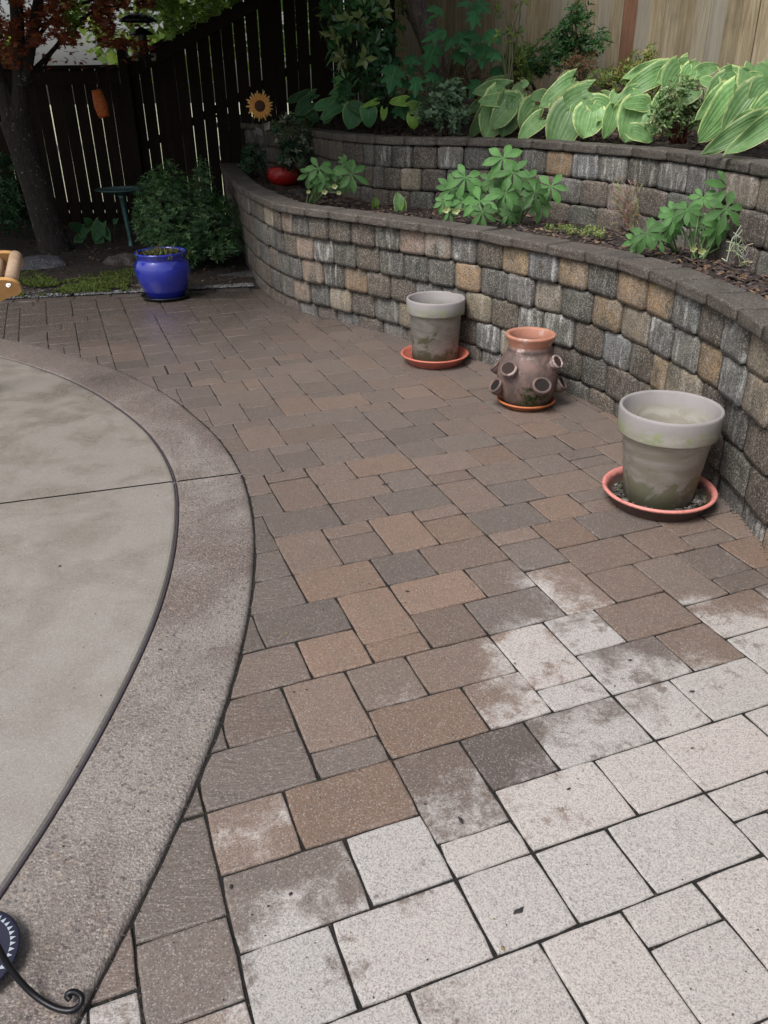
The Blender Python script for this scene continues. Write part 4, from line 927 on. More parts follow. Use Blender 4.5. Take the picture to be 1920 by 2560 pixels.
b = MB(); rr = random.Random(16)
for _ in range(2600):
    k = rr.randrange(5, 360); p = LBc[k]+outn(LBc, k)*rr.uniform(-.01, .035)*rr.random(); r = rr.uniform(.0015, .006); c = rr.choice([(.03, .024, .02), (.05, .04, .03), (.015, .013, .012), (.05, .07, .02), (.10, .09, .08)])
    vs = [p+Vector((cos(a)*r, sin(a)*r, -.002)) for a in (0, 2.1, 4.2)]+[p+Vector((0, 0, r*.9))]; b.add(vs, [(0, 1, 3), (1, 2, 3), (2, 0, 3)], c+(1,))
tag(b.build('wall_foot_crumbs', M_DIRT), kind='stuff')
rr = random.Random(17); pts = []
for _ in range(700):
    u, v = rr.uniform(-8, 16), rr.randrange(-4, 60); p = grid2w(u, v) if rr.random() < .5 else grid2w(rr.randrange(-8, 16), rr.uniform(-4, 60))
    if mnoise.noise(p*2.2) < .12 or band_d(p) < .03 or wall_d(p) < .03: continue
    p.z = -.005; pts.append(p)
moss_patch('joint_moss', pts, [(.06, .09, .02), (.10, .12, .03), (.04, .05, .02)], M_MOSS, None, 3, .006)

# ------------------------------------------------------------------ leaf shapes
def grid_leaf(name, wf, nu, nv, curl, cup, lobe=0., wave=0., seed=0, twist=0.):
    rr = random.Random(seed); b = MB(); vs = []; uv = []; ph = rr.uniform(0, 6)
    for j in range(nv+1):
        s = j/nv; w = wf(s)
        for i in range(-nu, nu+1):
            u = i/nu; x = u*w*.5; y = s-lobe*abs(u)**1.5*(1-s)**3
            z = -curl*s*s+cup*abs(u)**1.6*w+.35*curl*s*0+wave*sin(s*9+ph+u*2)*abs(u)+twist*u*s*.3+.012*cos(u*pi*5)*w
            vs.append((x, y, z)); uv.append((u, s))
    n = 2*nu+1; b.add(vs, [(j*n+i, j*n+i+1, (j+1)*n+i+1, (j+1)*n+i) for j in range(nv) for i in range(n-1)], None, uv)
    return b.mesh(name, True)
heart = lambda s: max(.0, ((s+.03)**.26)*((1-s)**.66)*1.72) if s < 1 else 0
lance = lambda s: max(.0, (sin(pi*min(1, s**.85)))**.8) if 0 < s < 1 else .03
HOS = [grid_leaf('hosta_leaf', heart, 4, 8, .10+.07*k, .05+.04*(k % 2), .34, .05, k, .10*(k-2)) for k in range(5)]
HOD = [m.copy() for m in HOS]; HOY = [m.copy() for m in HOS]
for L_, m in ((HOS, M_HOSTA), (HOD, M_HOSTD), (HOY, M_HOSTY)):
    for q in L_: q.materials.append(m)
def palm_leaf(seed, n=7):
    rr = random.Random(seed); b = MB()
    for k in range(n):
        a = -2.35+4.7*k/(n-1)+rr.uniform(-.1, .1); L = rr.uniform(.85, 1.1)*(1-.2*abs(a)/2.4); wd = rr.uniform(.30, .38); R_ = Matrix.Rotation(-a, 3, 'Z') @ Matrix.Rotation(rr.uniform(-.28, .1), 3, 'X'); vs = []; uv = []
        for j in range(6):
            s = j/5; w = (sin(pi*s**1.35)**1.0 if 0 < s < 1 else .05)*wd
            for i in (-1, -.5, 0, .5, 1): vs.append(R_ @ Vector((i*w*.5, s*L+.02, .10*abs(i)*w-.10*s*s*L+.04*sin(s*3)))); uv.append((i, s))
        b.add(vs, [(j*5+i, j*5+i+1, j*5+i+6, j*5+i+5) for j in range(5) for i in range(4)], None, uv)
    m = b.mesh('palmate_leaf', True); m.materials.append(M_HELL); return m
PALM = [palm_leaf(k, 6+(k % 3)) for k in range(9)]
def lobed_leaf(seed):
    rr = random.Random(seed); out = []
    tips = [(0, 1.0), (.42, .70), (.50, .28)]
    ol = [(0, -.02), (.10, -.06), (.30, .02), (.52, .20), (.36, .30), (.30, .38), (.47, .58), (.40, .66), (.22, .58), (.17, .66), (.16, .80), (0, 1.02)]
    b = MB(); pts = [(x, y) for x, y in ol]+[(-x, y) for x, y in ol[-2:0:-1]]; pts = [(x+rr.uniform(-.02, .02), y+rr.uniform(-.02, .02)) for x, y in pts]
    vs = [(x, y, -.25*y*y-.22*abs(x)) for x, y in pts]+[(0, .35, .02)]; uv = [(x*2, y) for x, y in pts]+[(0, .35)]
    m_ = len(pts); b.add(vs, [(i, (i+1) % m_, m_) for i in range(m_)], None, uv); m = b.mesh('lobed_leaf', False); m.materials.append(M_LOBE); return m
LOB = [lobed_leaf(k) for k in range(4)]
def place(name, me, base, tip, w, par, face=(0, -.95, .42), unitw=1.):
    d = tip-base; L = d.length; y = d.normalized(); f = Vector(face)+Vector((rn(-.25, .25), rn(-.15, .15), rn(-.1, .1))); x = y.cross(f).normalized(); z = x.cross(y)
    M = Matrix(((x.x*w, y.x*L, z.x*L, base.x), (x.y*w, y.y*L, z.y*L, base.y), (x.z*w, y.z*L, z.z*L, base.z), (0, 0, 0, 1)))
    return link(name, me, None, par, M=M)
def Yu(px, py, extra=.10):
    t_ = t_of_px(upper, min(1915, px), 1.22); return upper(t_, 1.22).y+extra+max(0, 345-py)*.0048
def hosta(label, root_px, leaves, org, sc, meshes, group=None, zr=1.17, nm='hosta'):
    ox, oy = org; rx, ry = ox+root_px[0]*sc, oy+root_px[1]*sc; root = gnd(rx, ry, zr) if ry > 250 else at(rx, ry, Yu(rx, ry, .35))
    root.y = min(max(root.y, 4.2), 9.9); root.z = zr
    t = thing(nm, tuple(root), label, 'plant', group); st = MB()
    for (bx_, by_, tx, ty, w) in leaves:
        B_ = at(ox+bx_*sc, oy+by_*sc, 1.); px, py = ox+bx_*sc, oy+by_*sc; qx, qy = ox+tx*sc, oy+ty*sc
        Yb = Yu(px, py); Lp = hypot(qx-px, qy-py)
        B_ = at(px, py, Yb); m_ = mpp(B_); Yt = Yb-(.30 if qy > py-8 else -.1)*Lp*m_
        T_ = at(qx, qy, Yt); place('leaf', random.choice(meshes), B_, T_, w*sc*m_*1.2, t)
        if w > 78 and len(leaves) > 6:        # smaller leaves of the same clump, further back
            for _ in range(2):
                ox_, s_ = rn(-60, 60)*sc, rn(.5, .75); up__ = rn(6, 34); B2 = at(px+ox_, max(6, py-up__*.6), Yb+rn(.10, .3)); T2 = at(px+ox_+(qx-px)*s_+rn(-20, 20), max(12, py-up__*.6)+abs(qy-py)*s_*.7, Yb+rn(.02, .12)); place('leaf', random.choice(meshes), B2, T2, w*sc*m_*s_*1.15, t)
        mid = root.lerp(B_, .5)+Vector((0, .02, .015)); st.tube([tuple(p) for p in cat_rom([root+Vector((rn(-.03, .03), rn(-.03, .03), 0)), mid, B_], 4)], [.006]*9, 6, (.10, .19, .06, 1))
    st.build('stalk', M_STEM, t, True); return t
Z4, Z3 = ((1250, 0), .404), ((650, 0), .3918)
G_ = 'variegated hostas along the upper wall'
hosta('hosta with yellow edged leaves right above the tallest hellebore', (1530, 800), [(1540, 640, 1440, 880, 190), (1600, 655, 1555, 868, 165), (1560, 560, 1372, 570, 85), (1600, 640, 1395, 640, 90), (1500, 650, 1340, 850, 90), (1610, 620, 1660, 690, 90), (1640, 590, 1655, 520, 60), (1575, 700, 1480, 800, 120)], *Z3, HOS, None)
hosta('large hosta drooping over the cap stones in the middle of the upper wall', (470, 800), [(440, 515, 250, 655, 115), (500, 610, 300, 740, 150), (430, 700, 330, 922, 200), (560, 695, 520, 850, 170), (205, 660, 135, 800, 120), (240, 740, 120, 848, 90), (595, 640, 738, 712, 100), (700, 690, 655, 850, 90), (140, 520, 180, 510, 40), (70, 640, 20, 838, 135), (350, 600, 290, 620, 60), (270, 590, 190, 600, 70)], *Z4, HOS, None)
hosta('hosta with broad heart leaves just left of the wispy astilbe', (870, 780), [(850, 670, 782, 868, 180), (830, 615, 955, 705, 130), (870, 565, 735, 605, 95), (830, 810, 955, 858, 85), (985, 450, 765, 572, 115), (1040, 440, 975, 512, 75), (1020, 600, 950, 695, 90), (890, 640, 760, 640, 90), (720, 580, 690, 640, 60)], *Z4, HOS, None)
hosta('hosta behind the astilbe with raised leaves against the pale fence', (1180, 760), [(1120, 435, 1030, 590, 170), (1190, 435, 1140, 560, 110), (1240, 445, 1368, 388, 75), (1400, 455, 1522, 432, 75), (1400, 510, 1285, 665, 140), (1430, 480, 1540, 612, 125), (1310, 520, 1235, 480, 65), (1200, 560, 1120, 640, 90)], *Z4, HOS, None)
hosta('biggest hosta at the right edge with pale leaves hanging over the wall', (1640, 800), [(1450, 600, 1270, 850, 180), (1580, 590, 1400, 810, 190), (1600, 455, 1700, 700, 230), (1560, 765, 1285, 932, 115), (1720, 730, 1420, 940, 120), (1540, 500, 1640, 460, 80), (1640, 540, 1560, 640, 150), (1700, 640, 1560, 760, 150)], *Z4, HOS, None)
hosta('dark green hosta at the shaded left end of the upper wall', (420, 760), [(290, 605, 168, 640, 50), (320, 650, 222, 725, 80), (490, 655, 340, 672, 75), (505, 670, 385, 760, 70), (570, 580, 438, 592, 62), (275, 735, 192, 785, 55), (300, 690, 365, 770, 70), (450, 700, 410, 790, 60)], *Z3, HOD)
hosta('dark hosta with one round leaf resting on the cap stones', (640, 770), [(600, 700, 570, 818, 115), (690, 700, 705, 805, 95), (640, 690, 560, 650, 60), (545, 610, 470, 600, 55)], *Z3, HOD)
hosta('small chartreuse hosta beside the grey leaved astilbe', (900, 790), [(925, 645, 825, 650, 58), (960, 690, 1045, 668, 65), (975, 745, 980, 818, 68), (792, 700, 785, 768, 38), (735, 650, 652, 682, 32)], *Z3, HOY)
# hosta shoots in the lower bed
for px, py, tx, ty, w, lb in ((938, 515, 940, 490, 14, 'tiny furled hosta shoot at the edge of the lower bed'), (1000, 525, 998, 478, 26, 'single upright hosta leaf sprouting behind the lower cap stones')):
    p = gnd(px, py, .72); p.y = min(p.y, 7.0); t = thing('hosta_shoot', tuple(p), lb, 'plant'); m_ = mpp(p)
    B_, T_ = at(px, py, p.y), at(tx, ty, p.y+.03); place('leaf', HOY[1] if w < 20 else HOS[3], B_, T_, w*m_*1.3, t, (.2, -1, .2)); place('leaf', HOY[2], B_, T_+Vector((.03, .02, -.03)), w*m_*.8, t, (-.8, -.6, .2))
# ------------------------------------------------------------------ hellebores
def hellebore(label, root, Y0, leaves, flowers, org, sc, low=None, group=None):
    t = thing('hellebore', tuple(root), label, 'plant', group); st = MB()
    for e in leaves:
        x, y, r = e[:3]; Y = Y0+(e[3] if len(e) > 3 else rn(-.1, .1)); c = at(org[0]+x*sc, org[1]+y*sc, Y); R_ = r*sc*mpp(c)*1.08
        up = Vector((rn(-.35, .35)+(x*sc+org[0]-prj(root)[0])*.0012, -.92+rn(-.12, .12), .50)).normalized(); y_ = (Vector((rn(-.7, .7), -.4, -.5))).normalized(); x_ = y_.cross(up).normalized(); y_ = up.cross(x_)
        M = Matrix(((x_.x*R_, y_.x*R_, up.x*R_, c.x), (x_.y*R_, y_.y*R_, up.y*R_, c.y), (x_.z*R_, y_.z*R_, up.z*R_, c.z), (0, 0, 0, 1))); link('leaf', random.choice(PALM), None, t, M=M)
        k = root.lerp(c, .6)+Vector((0, .05, .02)); st.tube([tuple(p) for p in cat_rom([root+Vector((rn(-.04, .04), rn(-.04, .04), -.01)), k, c], 4)], [.0055]*9, 6, (.11, .18, .07, 1))
    for x, y, r in flowers:
        c = at(org[0]+x*sc, org[1]+y*sc, Y0-.14); R_ = r*sc*mpp(c); b = MB()
        for k in range(5):
            a = 2*pi*k/5; d = Vector((cos(a), -.5, sin(a)*.8)); s_ = Vector((-sin(a), 0, cos(a))); q = c+Vector((0, 0, 0)); b.add([q, q+d*R_*.6-s_*R_*.45, q+d*R_*1.05, q+d*R_*.6+s_*R_*.45], [(0, 1, 2, 3)], (.42, .46, .22, 1))
        b.box(tuple(c+Vector((0, -.006, 0))), (.008, .008, .008), (.35, .4, .1, 1)); b.build('flower', M_LEAF, t); st.tube([root, root.lerp(c, .6)+Vector((0, 0, .05)), c], .003, 5, (.14, .2, .08, 1))
    st.build('stem', M_STEM, t, True); return t
z6 = ((1100, 340), .4943); zA = ((520, 300), .422)
r = gnd(745, 500, .70); r = at(770, 482, 7.15); r.z = .71
hellebore('small hellebore with nodding pale flowers next to the red wrapped pot', r, 6.95, [(655, 285, 95), (600, 320, 80, .05), (730, 300, 80), (820, 250, 60, .15), (850, 320, 112, -.1), (690, 350, 80, .0), (800, 370, 70, .1), (640, 380, 60, .1)], [(690, 425, 20), (750, 392, 20), (775, 430, 16), (595, 425, 14)], *zA)
r = at(1290, 560, 6.1); r.z = .71
hellebore('large bushy hellebore in the middle of the lower bed', r, 5.95, [(130, 210, 105), (60, 270, 95, .1), (320, 110, 115, .1), (370, 185, 105), (330, 290, 95, -.1), (200, 330, 110, -.15), (480, 285, 95, -.1), (560, 255, 105), (510, 345, 85, -.05), (215, 385, 85, -.25), (120, 330, 80), (400, 330, 80, .1), (20, 330, 65, 0), (270, 230, 85, .15), (440, 220, 85, .2), (150, 290, 90, .1), (350, 390, 70, .05), (50, 380, 50, 0)], [(30, 372, 22), (80, 378, 22)], *z6)
r = at(1745, 648, 4.75); r.z = .71
hellebore('dark glossy hellebore at the right end of the lower bed', r, 4.72, [(1445, 370, 130, -.08), (1460, 262, 135, .12), (1550, 370, 110, 0), (1250, 372, 85, 0), (1185, 400, 90, .05), (1330, 310, 80, .1), (1570, 450, 110, .05), (1400, 460, 100, -.02), (1330, 460, 90, .1), (1590, 290, 90, .15), (1640, 440, 95, .1), (1480, 330, 90, .2), (1650, 370, 95, .0), (1665, 300, 80, .2), (1640, 520, 80, .0), (1500, 510, 80, .05)], [(1280, 570, 20), (1322, 582, 22)], *z6)
r = at(1700, 640, 4.95); r.z = .71
hellebore('low hellebore stem sprawling left across the lower bed near the dry stalks', r, 4.75, [(1045, 490, 100, -.05), (1000, 530, 75, 0), (1110, 520, 70, .1), (1120, 440, 80, .15), (1160, 470, 70, .1)], [], *z6)
# ------------------------------------------------------------------ loose shrubs
def leaf_quad(b, p, d, nrm_, L, w, c):
    x = d.cross(nrm_)
    if x.length < 1e-3: x = d.orthogonal()
    x = x.normalized()*w*.5; z = nrm_*L*.10
    b.add([p, p+d*L*.45-x+z, p+d*L, p+d*L*.45+x+z, p+d*L*.5], [(0, 4, 1), (1, 4, 2), (2, 4, 3), (3, 4, 0)], c)
def shrub(name, label, blobs, Y, n, L, w, cols, seed, cat='shrub', whorl=5, up=.4, stems=5, root=None, depth=.5, thr=-1, group=None, stemc=(.05, .035, .025), mat=None):
    """blobs: (px, py, rx, ry) ellipses of the outline in the photo, given real depth"""
    rr = random.Random(seed); C0 = at(blobs[0][0], blobs[0][1], Y); m_ = mpp(C0)
    rt = root or Vector((C0.x, Y, .1)); t = thing(name, tuple(rt), label, cat, group); b = MB(); st = MB(); tot = sum(q[2]*q[3] for q in blobs)
    for q in blobs:
        C = at(q[0], q[1], Y+(q[4] if len(q) > 4 else 0)); rx, ry = q[2]*m_, q[3]*m_; k = int(n*q[2]*q[3]/tot/whorl)
        for _ in range(k):
            while True:
                v = Vector((rr.uniform(-1, 1), rr.uniform(-1, 1), rr.uniform(-1, 1)))
                if .25 < v.length < 1 and mnoise.noise(v*2.3+Vector((seed, 0, 0))) > thr: break
            p = C+Vector((v.x*rx, v.y*rx*depth*1.6, v.z*ry)); tw = (Vector((v.x, v.y, v.z+up))).normalized(); c = rr.choice(cols); kk = rr.uniform(.7, 1.35); c = tuple(x*kk for x in c)+(1,)
            for j in range(whorl):
                a = 2*pi*j/whorl+rr.uniform(-.4, .4); o = tw.orthogonal().normalized(); o2 = tw.cross(o); d = (tw*rr.uniform(.2, .8)+o*cos(a)+o2*sin(a)).normalized()
                leaf_quad(b, p+tw*(j*.15*L), d, tw, L*rr.uniform(.7, 1.2), w, c)
            if rr.random() < .12: st.tube([p, p-tw*L*2.2, C.lerp(rt, .35)], [.0015, .002, .004], 4, stemc+(1,))
        for _ in range(stems):
            e = C+Vector((rr.uniform(-.5, .5)*rx, rr.uniform(-.3, .3)*rx, rr.uniform(-.2, .7)*ry)); f = rt+Vector((rr.uniform(-.05, .05), rr.uniform(-.05, .05), -.02)); st.tube([tuple(x) for x in cat_rom([f, f.lerp(e, .5)+Vector((rr.uniform(-.05, .05), 0, .04)), e], 3)], [.008, .007, .006, .006, .005, .004, .003], 5, stemc+(1,))
    if st.v: st.build('stem', M_STEM, t, True)
    b.build('foliage', mat or M_LEAF, t); return t
DG = [(.022, .065, .026), (.032, .085, .034), (.045, .11, .038)]; YG = [(.16, .25, .05), (.20, .26, .06), (.12, .20, .05)]; MG = [(.05, .14, .04), (.075, .19, .05), (.04, .11, .04)]
GG = [(.12, .20, .115), (.16, .25, .14), (.09, .15, .09)]
shrub('yew_shrub', 'dense dark green needle leaved shrub behind the blue glazed pot', [(455, 545, 110, 95), (410, 490, 62, 62), (508, 455, 18, 48, -.1), (430, 440, 14, 30), (385, 470, 14, 30), (355, 520, 16, 26), (540, 570, 60, 75, -.1), (450, 620, 70, 60, -.15), (560, 630, 45, 18, -.3), (385, 560, 45, 60)], 8.3, 17000, .046, .012, [(.04, .11, .04), (.06, .15, .05), (.03, .08, .03), (.10, .20, .07), (.14, .25, .10)], 31, 'shrub', 6, .9, 3, Vector((-2.05, 8.4, .03)), .8)
shrub('dark_shrub', 'dark leafy shrub in deep shade at the far left behind the trunk', [(15, 480, 60, 90)], 9.6, 1500, .07, .03, DG, 32, 'shrub', 5, .5, 4, Vector((-4.6, 9.6, .05)))
hp = thing('low_plant', tuple(Vector((-3.0, 9.5, .08))), 'low grey green plant of broad leaves between trunk and birdbath', 'plant'); st_ = MB()
for bx_, by_, tx, ty, w in ((205, 575, 172, 560, 26), (215, 570, 200, 590, 30), (240, 565, 262, 585, 30), (250, 560, 235, 600, 30), (225, 560, 215, 548, 22), (262, 575, 272, 596, 20), (290, 548, 285, 556, 14), (205, 590, 185, 608, 24), (245, 590, 250, 615, 26)):
    B_, T_ = at(bx_, by_, 9.4), at(tx, ty, 9.3); place('leaf', HOD[random.randrange(5)], B_, T_, w*mpp(B_), hp); st_.tube([Vector((-3.0, 9.5, .06)), B_], .004, 5, (.06, .09, .04, 1))
st_.build('stem', M_STEM, hp)
shrub('small_plant', 'small dark leafy plant in the far end of the lower bed below the sunflower', [(635, 395, 26, 24), (625, 410, 22, 18)], 9.3, 420, .06, .024, [(.03, .08, .035), (.045, .10, .045)], 33, 'plant', 6, .6, 4, Vector((-1.2, 9.3, .7)))
shrub('aucuba', 'glossy dark aucuba with yellow flecked leaves against the dark fence', [(905, 130, 62, 80), (880, 60, 75, 60), (950, 170, 60, 60), (840, 50, 50, 22), (900, 200, 35, 40), (940, 40, 60, 50)], 8.9, 900, .125, .055, [(.03, .10, .04), (.045, .13, .05), (.07, .17, .055), (.15, .20, .07)], 34, 'shrub', 5, .2, 3, Vector((-.1, 9.0, 1.2)), .6, mat=m_tint('glossy_foliage', .22, .2, 22, 0, trans=.12))
shrub('aucuba_low', 'dark trailing leaves at the foot of the glossy aucuba', [(900, 250, 50, 35), (970, 240, 50, 30)], 8.4, 260, .10, .04, DG, 44, 'shrub', 5, .1, 2, Vector((-.05, 8.5, 1.2)))
shrub('pieris', 'upright dark green pieris standing clear against the pale fence', [(1445, 45, 34, 22), (1430, 80, 40, 30), (1385, 110, 32, 24), (1480, 105, 32, 28), (1440, 135, 46, 26), (1420, 160, 30, 30)], 8.1, 1400, .058, .019, MG, 35, 'shrub', 7, .8, 3, at(1440, 215, 8.1))
shrub('pieris', 'lower rounded pieris left of the upright one', [(1350, 150, 42, 28), (1290, 165, 30, 34), (1330, 180, 36, 22)], 8.2, 1000, .055, .019, MG+[(.08, .16, .04)], 36, 'shrub', 7, .7, 2, at(1330, 220, 8.2))
shrub('bronze_shrub', 'thin shrub with dry reddish new growth behind the middle hosta', [(1425, 175, 30, 32), (1465, 165, 28, 30)], 7.7, 700, .035, .010, [(.26, .13, .08), (.20, .12, .06), (.12, .14, .05)], 37, 'shrub', 5, .7, 3, at(1445, 225, 7.7))
shrub('heavenly_bamboo', 'yellow green feathery shrub growing up behind the broad heart hosta', [(1600, 165, 38, 30), (1560, 185, 40, 26), (1625, 140, 14, 22), (1640, 230, 26, 36), (1500, 205, 40, 24), (1545, 215, 40, 20)], 7.5, 1900, .038, .012, YG+[(.30, .28, .08)], 38, 'shrub', 5, .8, 3, at(1590, 240, 7.4))
shrub('heavenly_bamboo', 'yellow green feathery shrub beside the reddish brown stems at centre', [(1298, 135, 26, 26), (1285, 165, 22, 30), (1300, 200, 26, 20)], 7.9, 800, .04, .014, YG, 39, 'shrub', 5, .8, 3, at(1290, 230, 7.9))
shrub('wispy_shrub', 'tall wispy shrub with few yellow leaves rising at centre top', [(1262, 28, 22, 10), (1285, 75, 22, 12), (1258, 88, 16, 10), (1300, 10, 10, 10)], 7.8, 90, .055, .022, YG, 40, 'shrub', 4, .3, 2, at(1275, 240, 7.8), stemc=(.12, .12, .06))
shrub('astilbe', 'grey green astilbe between the small chartreuse hosta and the variegated hostas', [(1110, 245, 42, 44), (1130, 290, 38, 40), (1080, 285, 36, 30), (1130, 225, 26, 22)], 7.35, 1300, .050, .026, GG, 41, 'plant', 5, .6, 5, at(1115, 340, 7.4), thr=-.15)
shrub('astilbe', 'wispy pale astilbe with reddish stems in front of the hostas at right', [(1700, 245, 50, 46), (1745, 280, 44, 40), (1680, 295, 40, 36), (1650, 290, 24, 34)], 6.0, 1500, .042, .017, [(.11, .19, .07), (.17, .25, .10), (.22, .28, .14)], 42, 'plant', 4, .6, 8, at(1700, 350, 6.15), thr=-.1, stemc=(.18, .07, .05))
shrub('red_stem_shrub', 'brown twiggy shrub half hidden behind the lobed leaves at centre', [(1170, 190, 60, 60)], 8.3, 500, .03, .010, [(.14, .06, .04), (.10, .05, .035), (.06, .07, .03)], 43, 'shrub', 4, .6, 9, at(1180, 240, 8.3), stemc=(.10, .05, .035))
# oakleaf hydrangea: each large lobed leaf its own part
hy = thing('oakleaf_hydrangea', tuple(at(1110, 262, 8.2)), 'oakleaf hydrangea with large dark lobed leaves in front of the leaning trunk', 'shrub'); st_ = MB()
ox, oy, sc = 650, 0, .3918; rt = at(1110, 262, 8.2)
for bx_, by_, tx, ty, w in ((860, 430, 825, 575, 150), (930, 365, 1025, 385, 110), (960, 420, 965, 465, 90), (870, 420, 775, 430, 90), (1120, 285, 1060, 440, 140), (1180, 195, 1045, 235, 100), (1270, 205, 1345, 280, 130), (1255, 320, 1300, 395, 120), (1430, 285, 1425, 415, 165), (1450, 200, 1545, 250, 150), (1375, 75, 1365, 165, 110), (1370, 20, 1465, 55, 120), (1340, 10, 1265, 10, 90), (1490, 430, 1575, 480, 120), (1410, 520, 1340, 605, 130), (1000, 490, 985, 600, 100), (940, 620, 1025, 655, 120), (890, 670, 920, 745, 130), (1130, 475, 1150, 520, 80), (1060, 130, 1110, 80, 100), (1400, 230, 1320, 210, 120), (1350, 300, 1290, 300, 110), (1160, 60, 1080, 40, 110), (1120, 470, 1060, 500, 90), (1470, 330, 1540, 360, 110), (1230, 240, 1180, 300, 100), (960, 520, 900, 540, 90)):
    px, py = ox+bx_*sc, oy+by_*sc; qx, qy = ox+tx*sc, oy+ty*sc; B_ = at(px, py, 7.9+rn(-.15, .15)); T_ = at(qx, qy, B_.y-.12); place('leaf', random.choice(LOB), B_, T_, w*sc*mpp(B_)*1.05, hy, (0, -.8, .6)); st_.tube([rt, rt.lerp(B_, .6)+Vector((0, .08, .05)), B_], [.008, .005, .003], 5, (.12, .10, .05, 1))
st_.build('stem', M_STEM, hy, True)
# sedum cushion and dry stalks in the lower bed
rr = random.Random(51); b = MB()
for _ in range(520):
    px = rr.uniform(1360, 1510); k = (px-1360)/150; p = gnd(px, 572+k*12+rr.uniform(-9, 14)*(1 if k > .4 else .45), .73)
    if rr.random() > .3+k or mnoise.noise(p*14) < -.05: continue
    for j in range(4):
        a = rr.uniform(0, 6.3); leaf_quad(b, p+Vector((0, 0, rr.uniform(0, .03))), Vector((cos(a), sin(a), .5)).normalized(), Vector((0, 0, 1)), rr.uniform(.009, .016), .010, rr.choice([(.22, .30, .07, 1), (.15, .24, .05, 1), (.30, .35, .16, 1)]))
tag(b.build('sedum_ground_cover', M_LEAF), kind='stuff')
def dry_tuft(label, px, py, Y, rx, ry, n, seed, col=(.30, .24, .16), rad=.0014, arch=False):
    rr = random.Random(seed); r0 = at(px, py, Y); r0.z = .715; t = thing('dry_stalks', tuple(r0), label, 'dead plant'); b = MB(); m_ = mpp(r0)
    for _ in range(n):
        e = r0+Vector((rr.uniform(-1, 1)*rx*m_, rr.uniform(-.5, .5)*rx*m_, rr.uniform(.1, 1)*ry*m_)); a = r0+Vector((rr.uniform(-.3, .3)*rx*m_, rr.uniform(-.05, .05), 0)); q = a.lerp(e, .5)+Vector((rr.uniform(-.05, .05), 0, rr.uniform(0, .06)*(2 if arch else 1)))
        if arch: e.z = r0.z+rr.uniform(0, .12)
        c = tuple(x*rr.uniform(.6, 1.3) for x in col)+(1,); P_ = cat_rom([a, q, e], 4); P_ = [p+Vector((rr.uniform(-1, 1), rr.uniform(-1, 1), rr.uniform(-1, 1)))*.006 for p in P_]; b.tube(P_, rad*rr.uniform(.7, 1.5), 4, c)
        for _ in range(2): s_ = rr.choice(P_[3:]); b.tube([s_, s_+Vector((rr.uniform(-.05, .05), rr.uniform(-.03, .03), rr.uniform(0, .05)))], rad*.7, 3, c)
    b.build('stalks', M_STEM, t)
dry_tuft('airy tuft of dry straw stalks in front of the upper wall', 1585, 560, 5.75, 66, 125, 170, 61, rad=.0019); dry_tuft('bare pale stems sprawling on the mulch at the right edge', 1865, 668, 4.5, 75, 55, 14, 62, (.38, .33, .24), .0028, True)
# ------------------------------------------------------------------ garden ornaments
sf = at(650, 265, 9.2); t = thing('sunflower_stake', (sf.x, 9.2, .7), 'metal sunflower on a stake with orange petals and brown centre before the dark fence', 'garden ornament')
for k in range(26):
    a = 2*pi*k/26+rn(-.05, .05); o = Vector((cos(a), 0, sin(a))); s_ = Vector((-sin(a), 0, cos(a))); R0, R1, w = .055, (.140 if k % 2 else .122)+rn(-.008, .008), .0125; y = Vector((0, -.012 if k % 2 else -.004, 0)); b = MB()
    b.add([sf+o*R0*.7-s_*w*.5+y, sf+o*R0*.7+s_*w*.5+y, sf+o*(R0+R1)*.52-s_*w+y*1.6, sf+o*(R0+R1)*.52+s_*w+y*1.6, sf+o*R1-s_*.003, sf+o*R1+s_*.003], [(0, 1, 3, 2), (2, 3, 5, 4)], (.62, .26, .035, 1)); 
    b.c[-2:] = [(.72, .55, .20, 1)]*2; b.build('petal', M_MISC, t)
b = MB(); b.lathe([(0, .018), (.03, .016), (.05, .008), (.054, 0)], (0, 0, 0), 24, (.06, .02, .012, 1)); b.v = [(sf.x+v[0], sf.y-.012-v[2], sf.z+v[1]) for v in b.v]; b.build('flower_centre', M_DIRT, t)
ft = at(668, 415, 9.22); b = MB(); b.tube([sf+Vector((.01, .01, -.03)), at(660, 330, 9.22), Vector((ft.x, 9.22, .66))], .005, 6, (.03, .04, .02, 1)); b.build('stake', M_MISC, t)
for (x0, y0, x1, y1) in ((660, 328, 672, 308), (658, 340, 642, 322)):
    B_, T_ = at(x0, y0, 9.2), at(x1, y1, 9.17); b = MB(); d = (T_-B_); L = d.length; leaf_quad(b, B_, d.normalized(), Vector((0, -1, 0)), L*1.3, L*.75, (.20, .19, .18, 1)); b.build('leaf', M_MISC, t)
rp_ = at(708, 425, 8.9); t = thing('wrapped_pot', (rp_.x, 8.9, .7), 'round pot wrapped in shiny red foil in the shaded lower bed', 'flower pot')
q = NT('red_foil'); n_ = q.noise(q.pos(), 22, 5, .7, 1.); q.set('Base Color', q.mix(q.ramp(n_, .4, .7), (.30, .008, .008), (.55, .03, .03))); q.set('Roughness', .22); q.bump(n_, .9, .012)
zb = .71; b = MB(); b.lathe([(0, 0), (.10, .0), (.145, .03), (.165, .075), (.166, .12), (.150, .155), (.135, .17), (.11, .165), (0, .15)], (rp_.x, 8.9, zb), 56, jit=.05); b.build('foil_wrap', q.m, t, True)
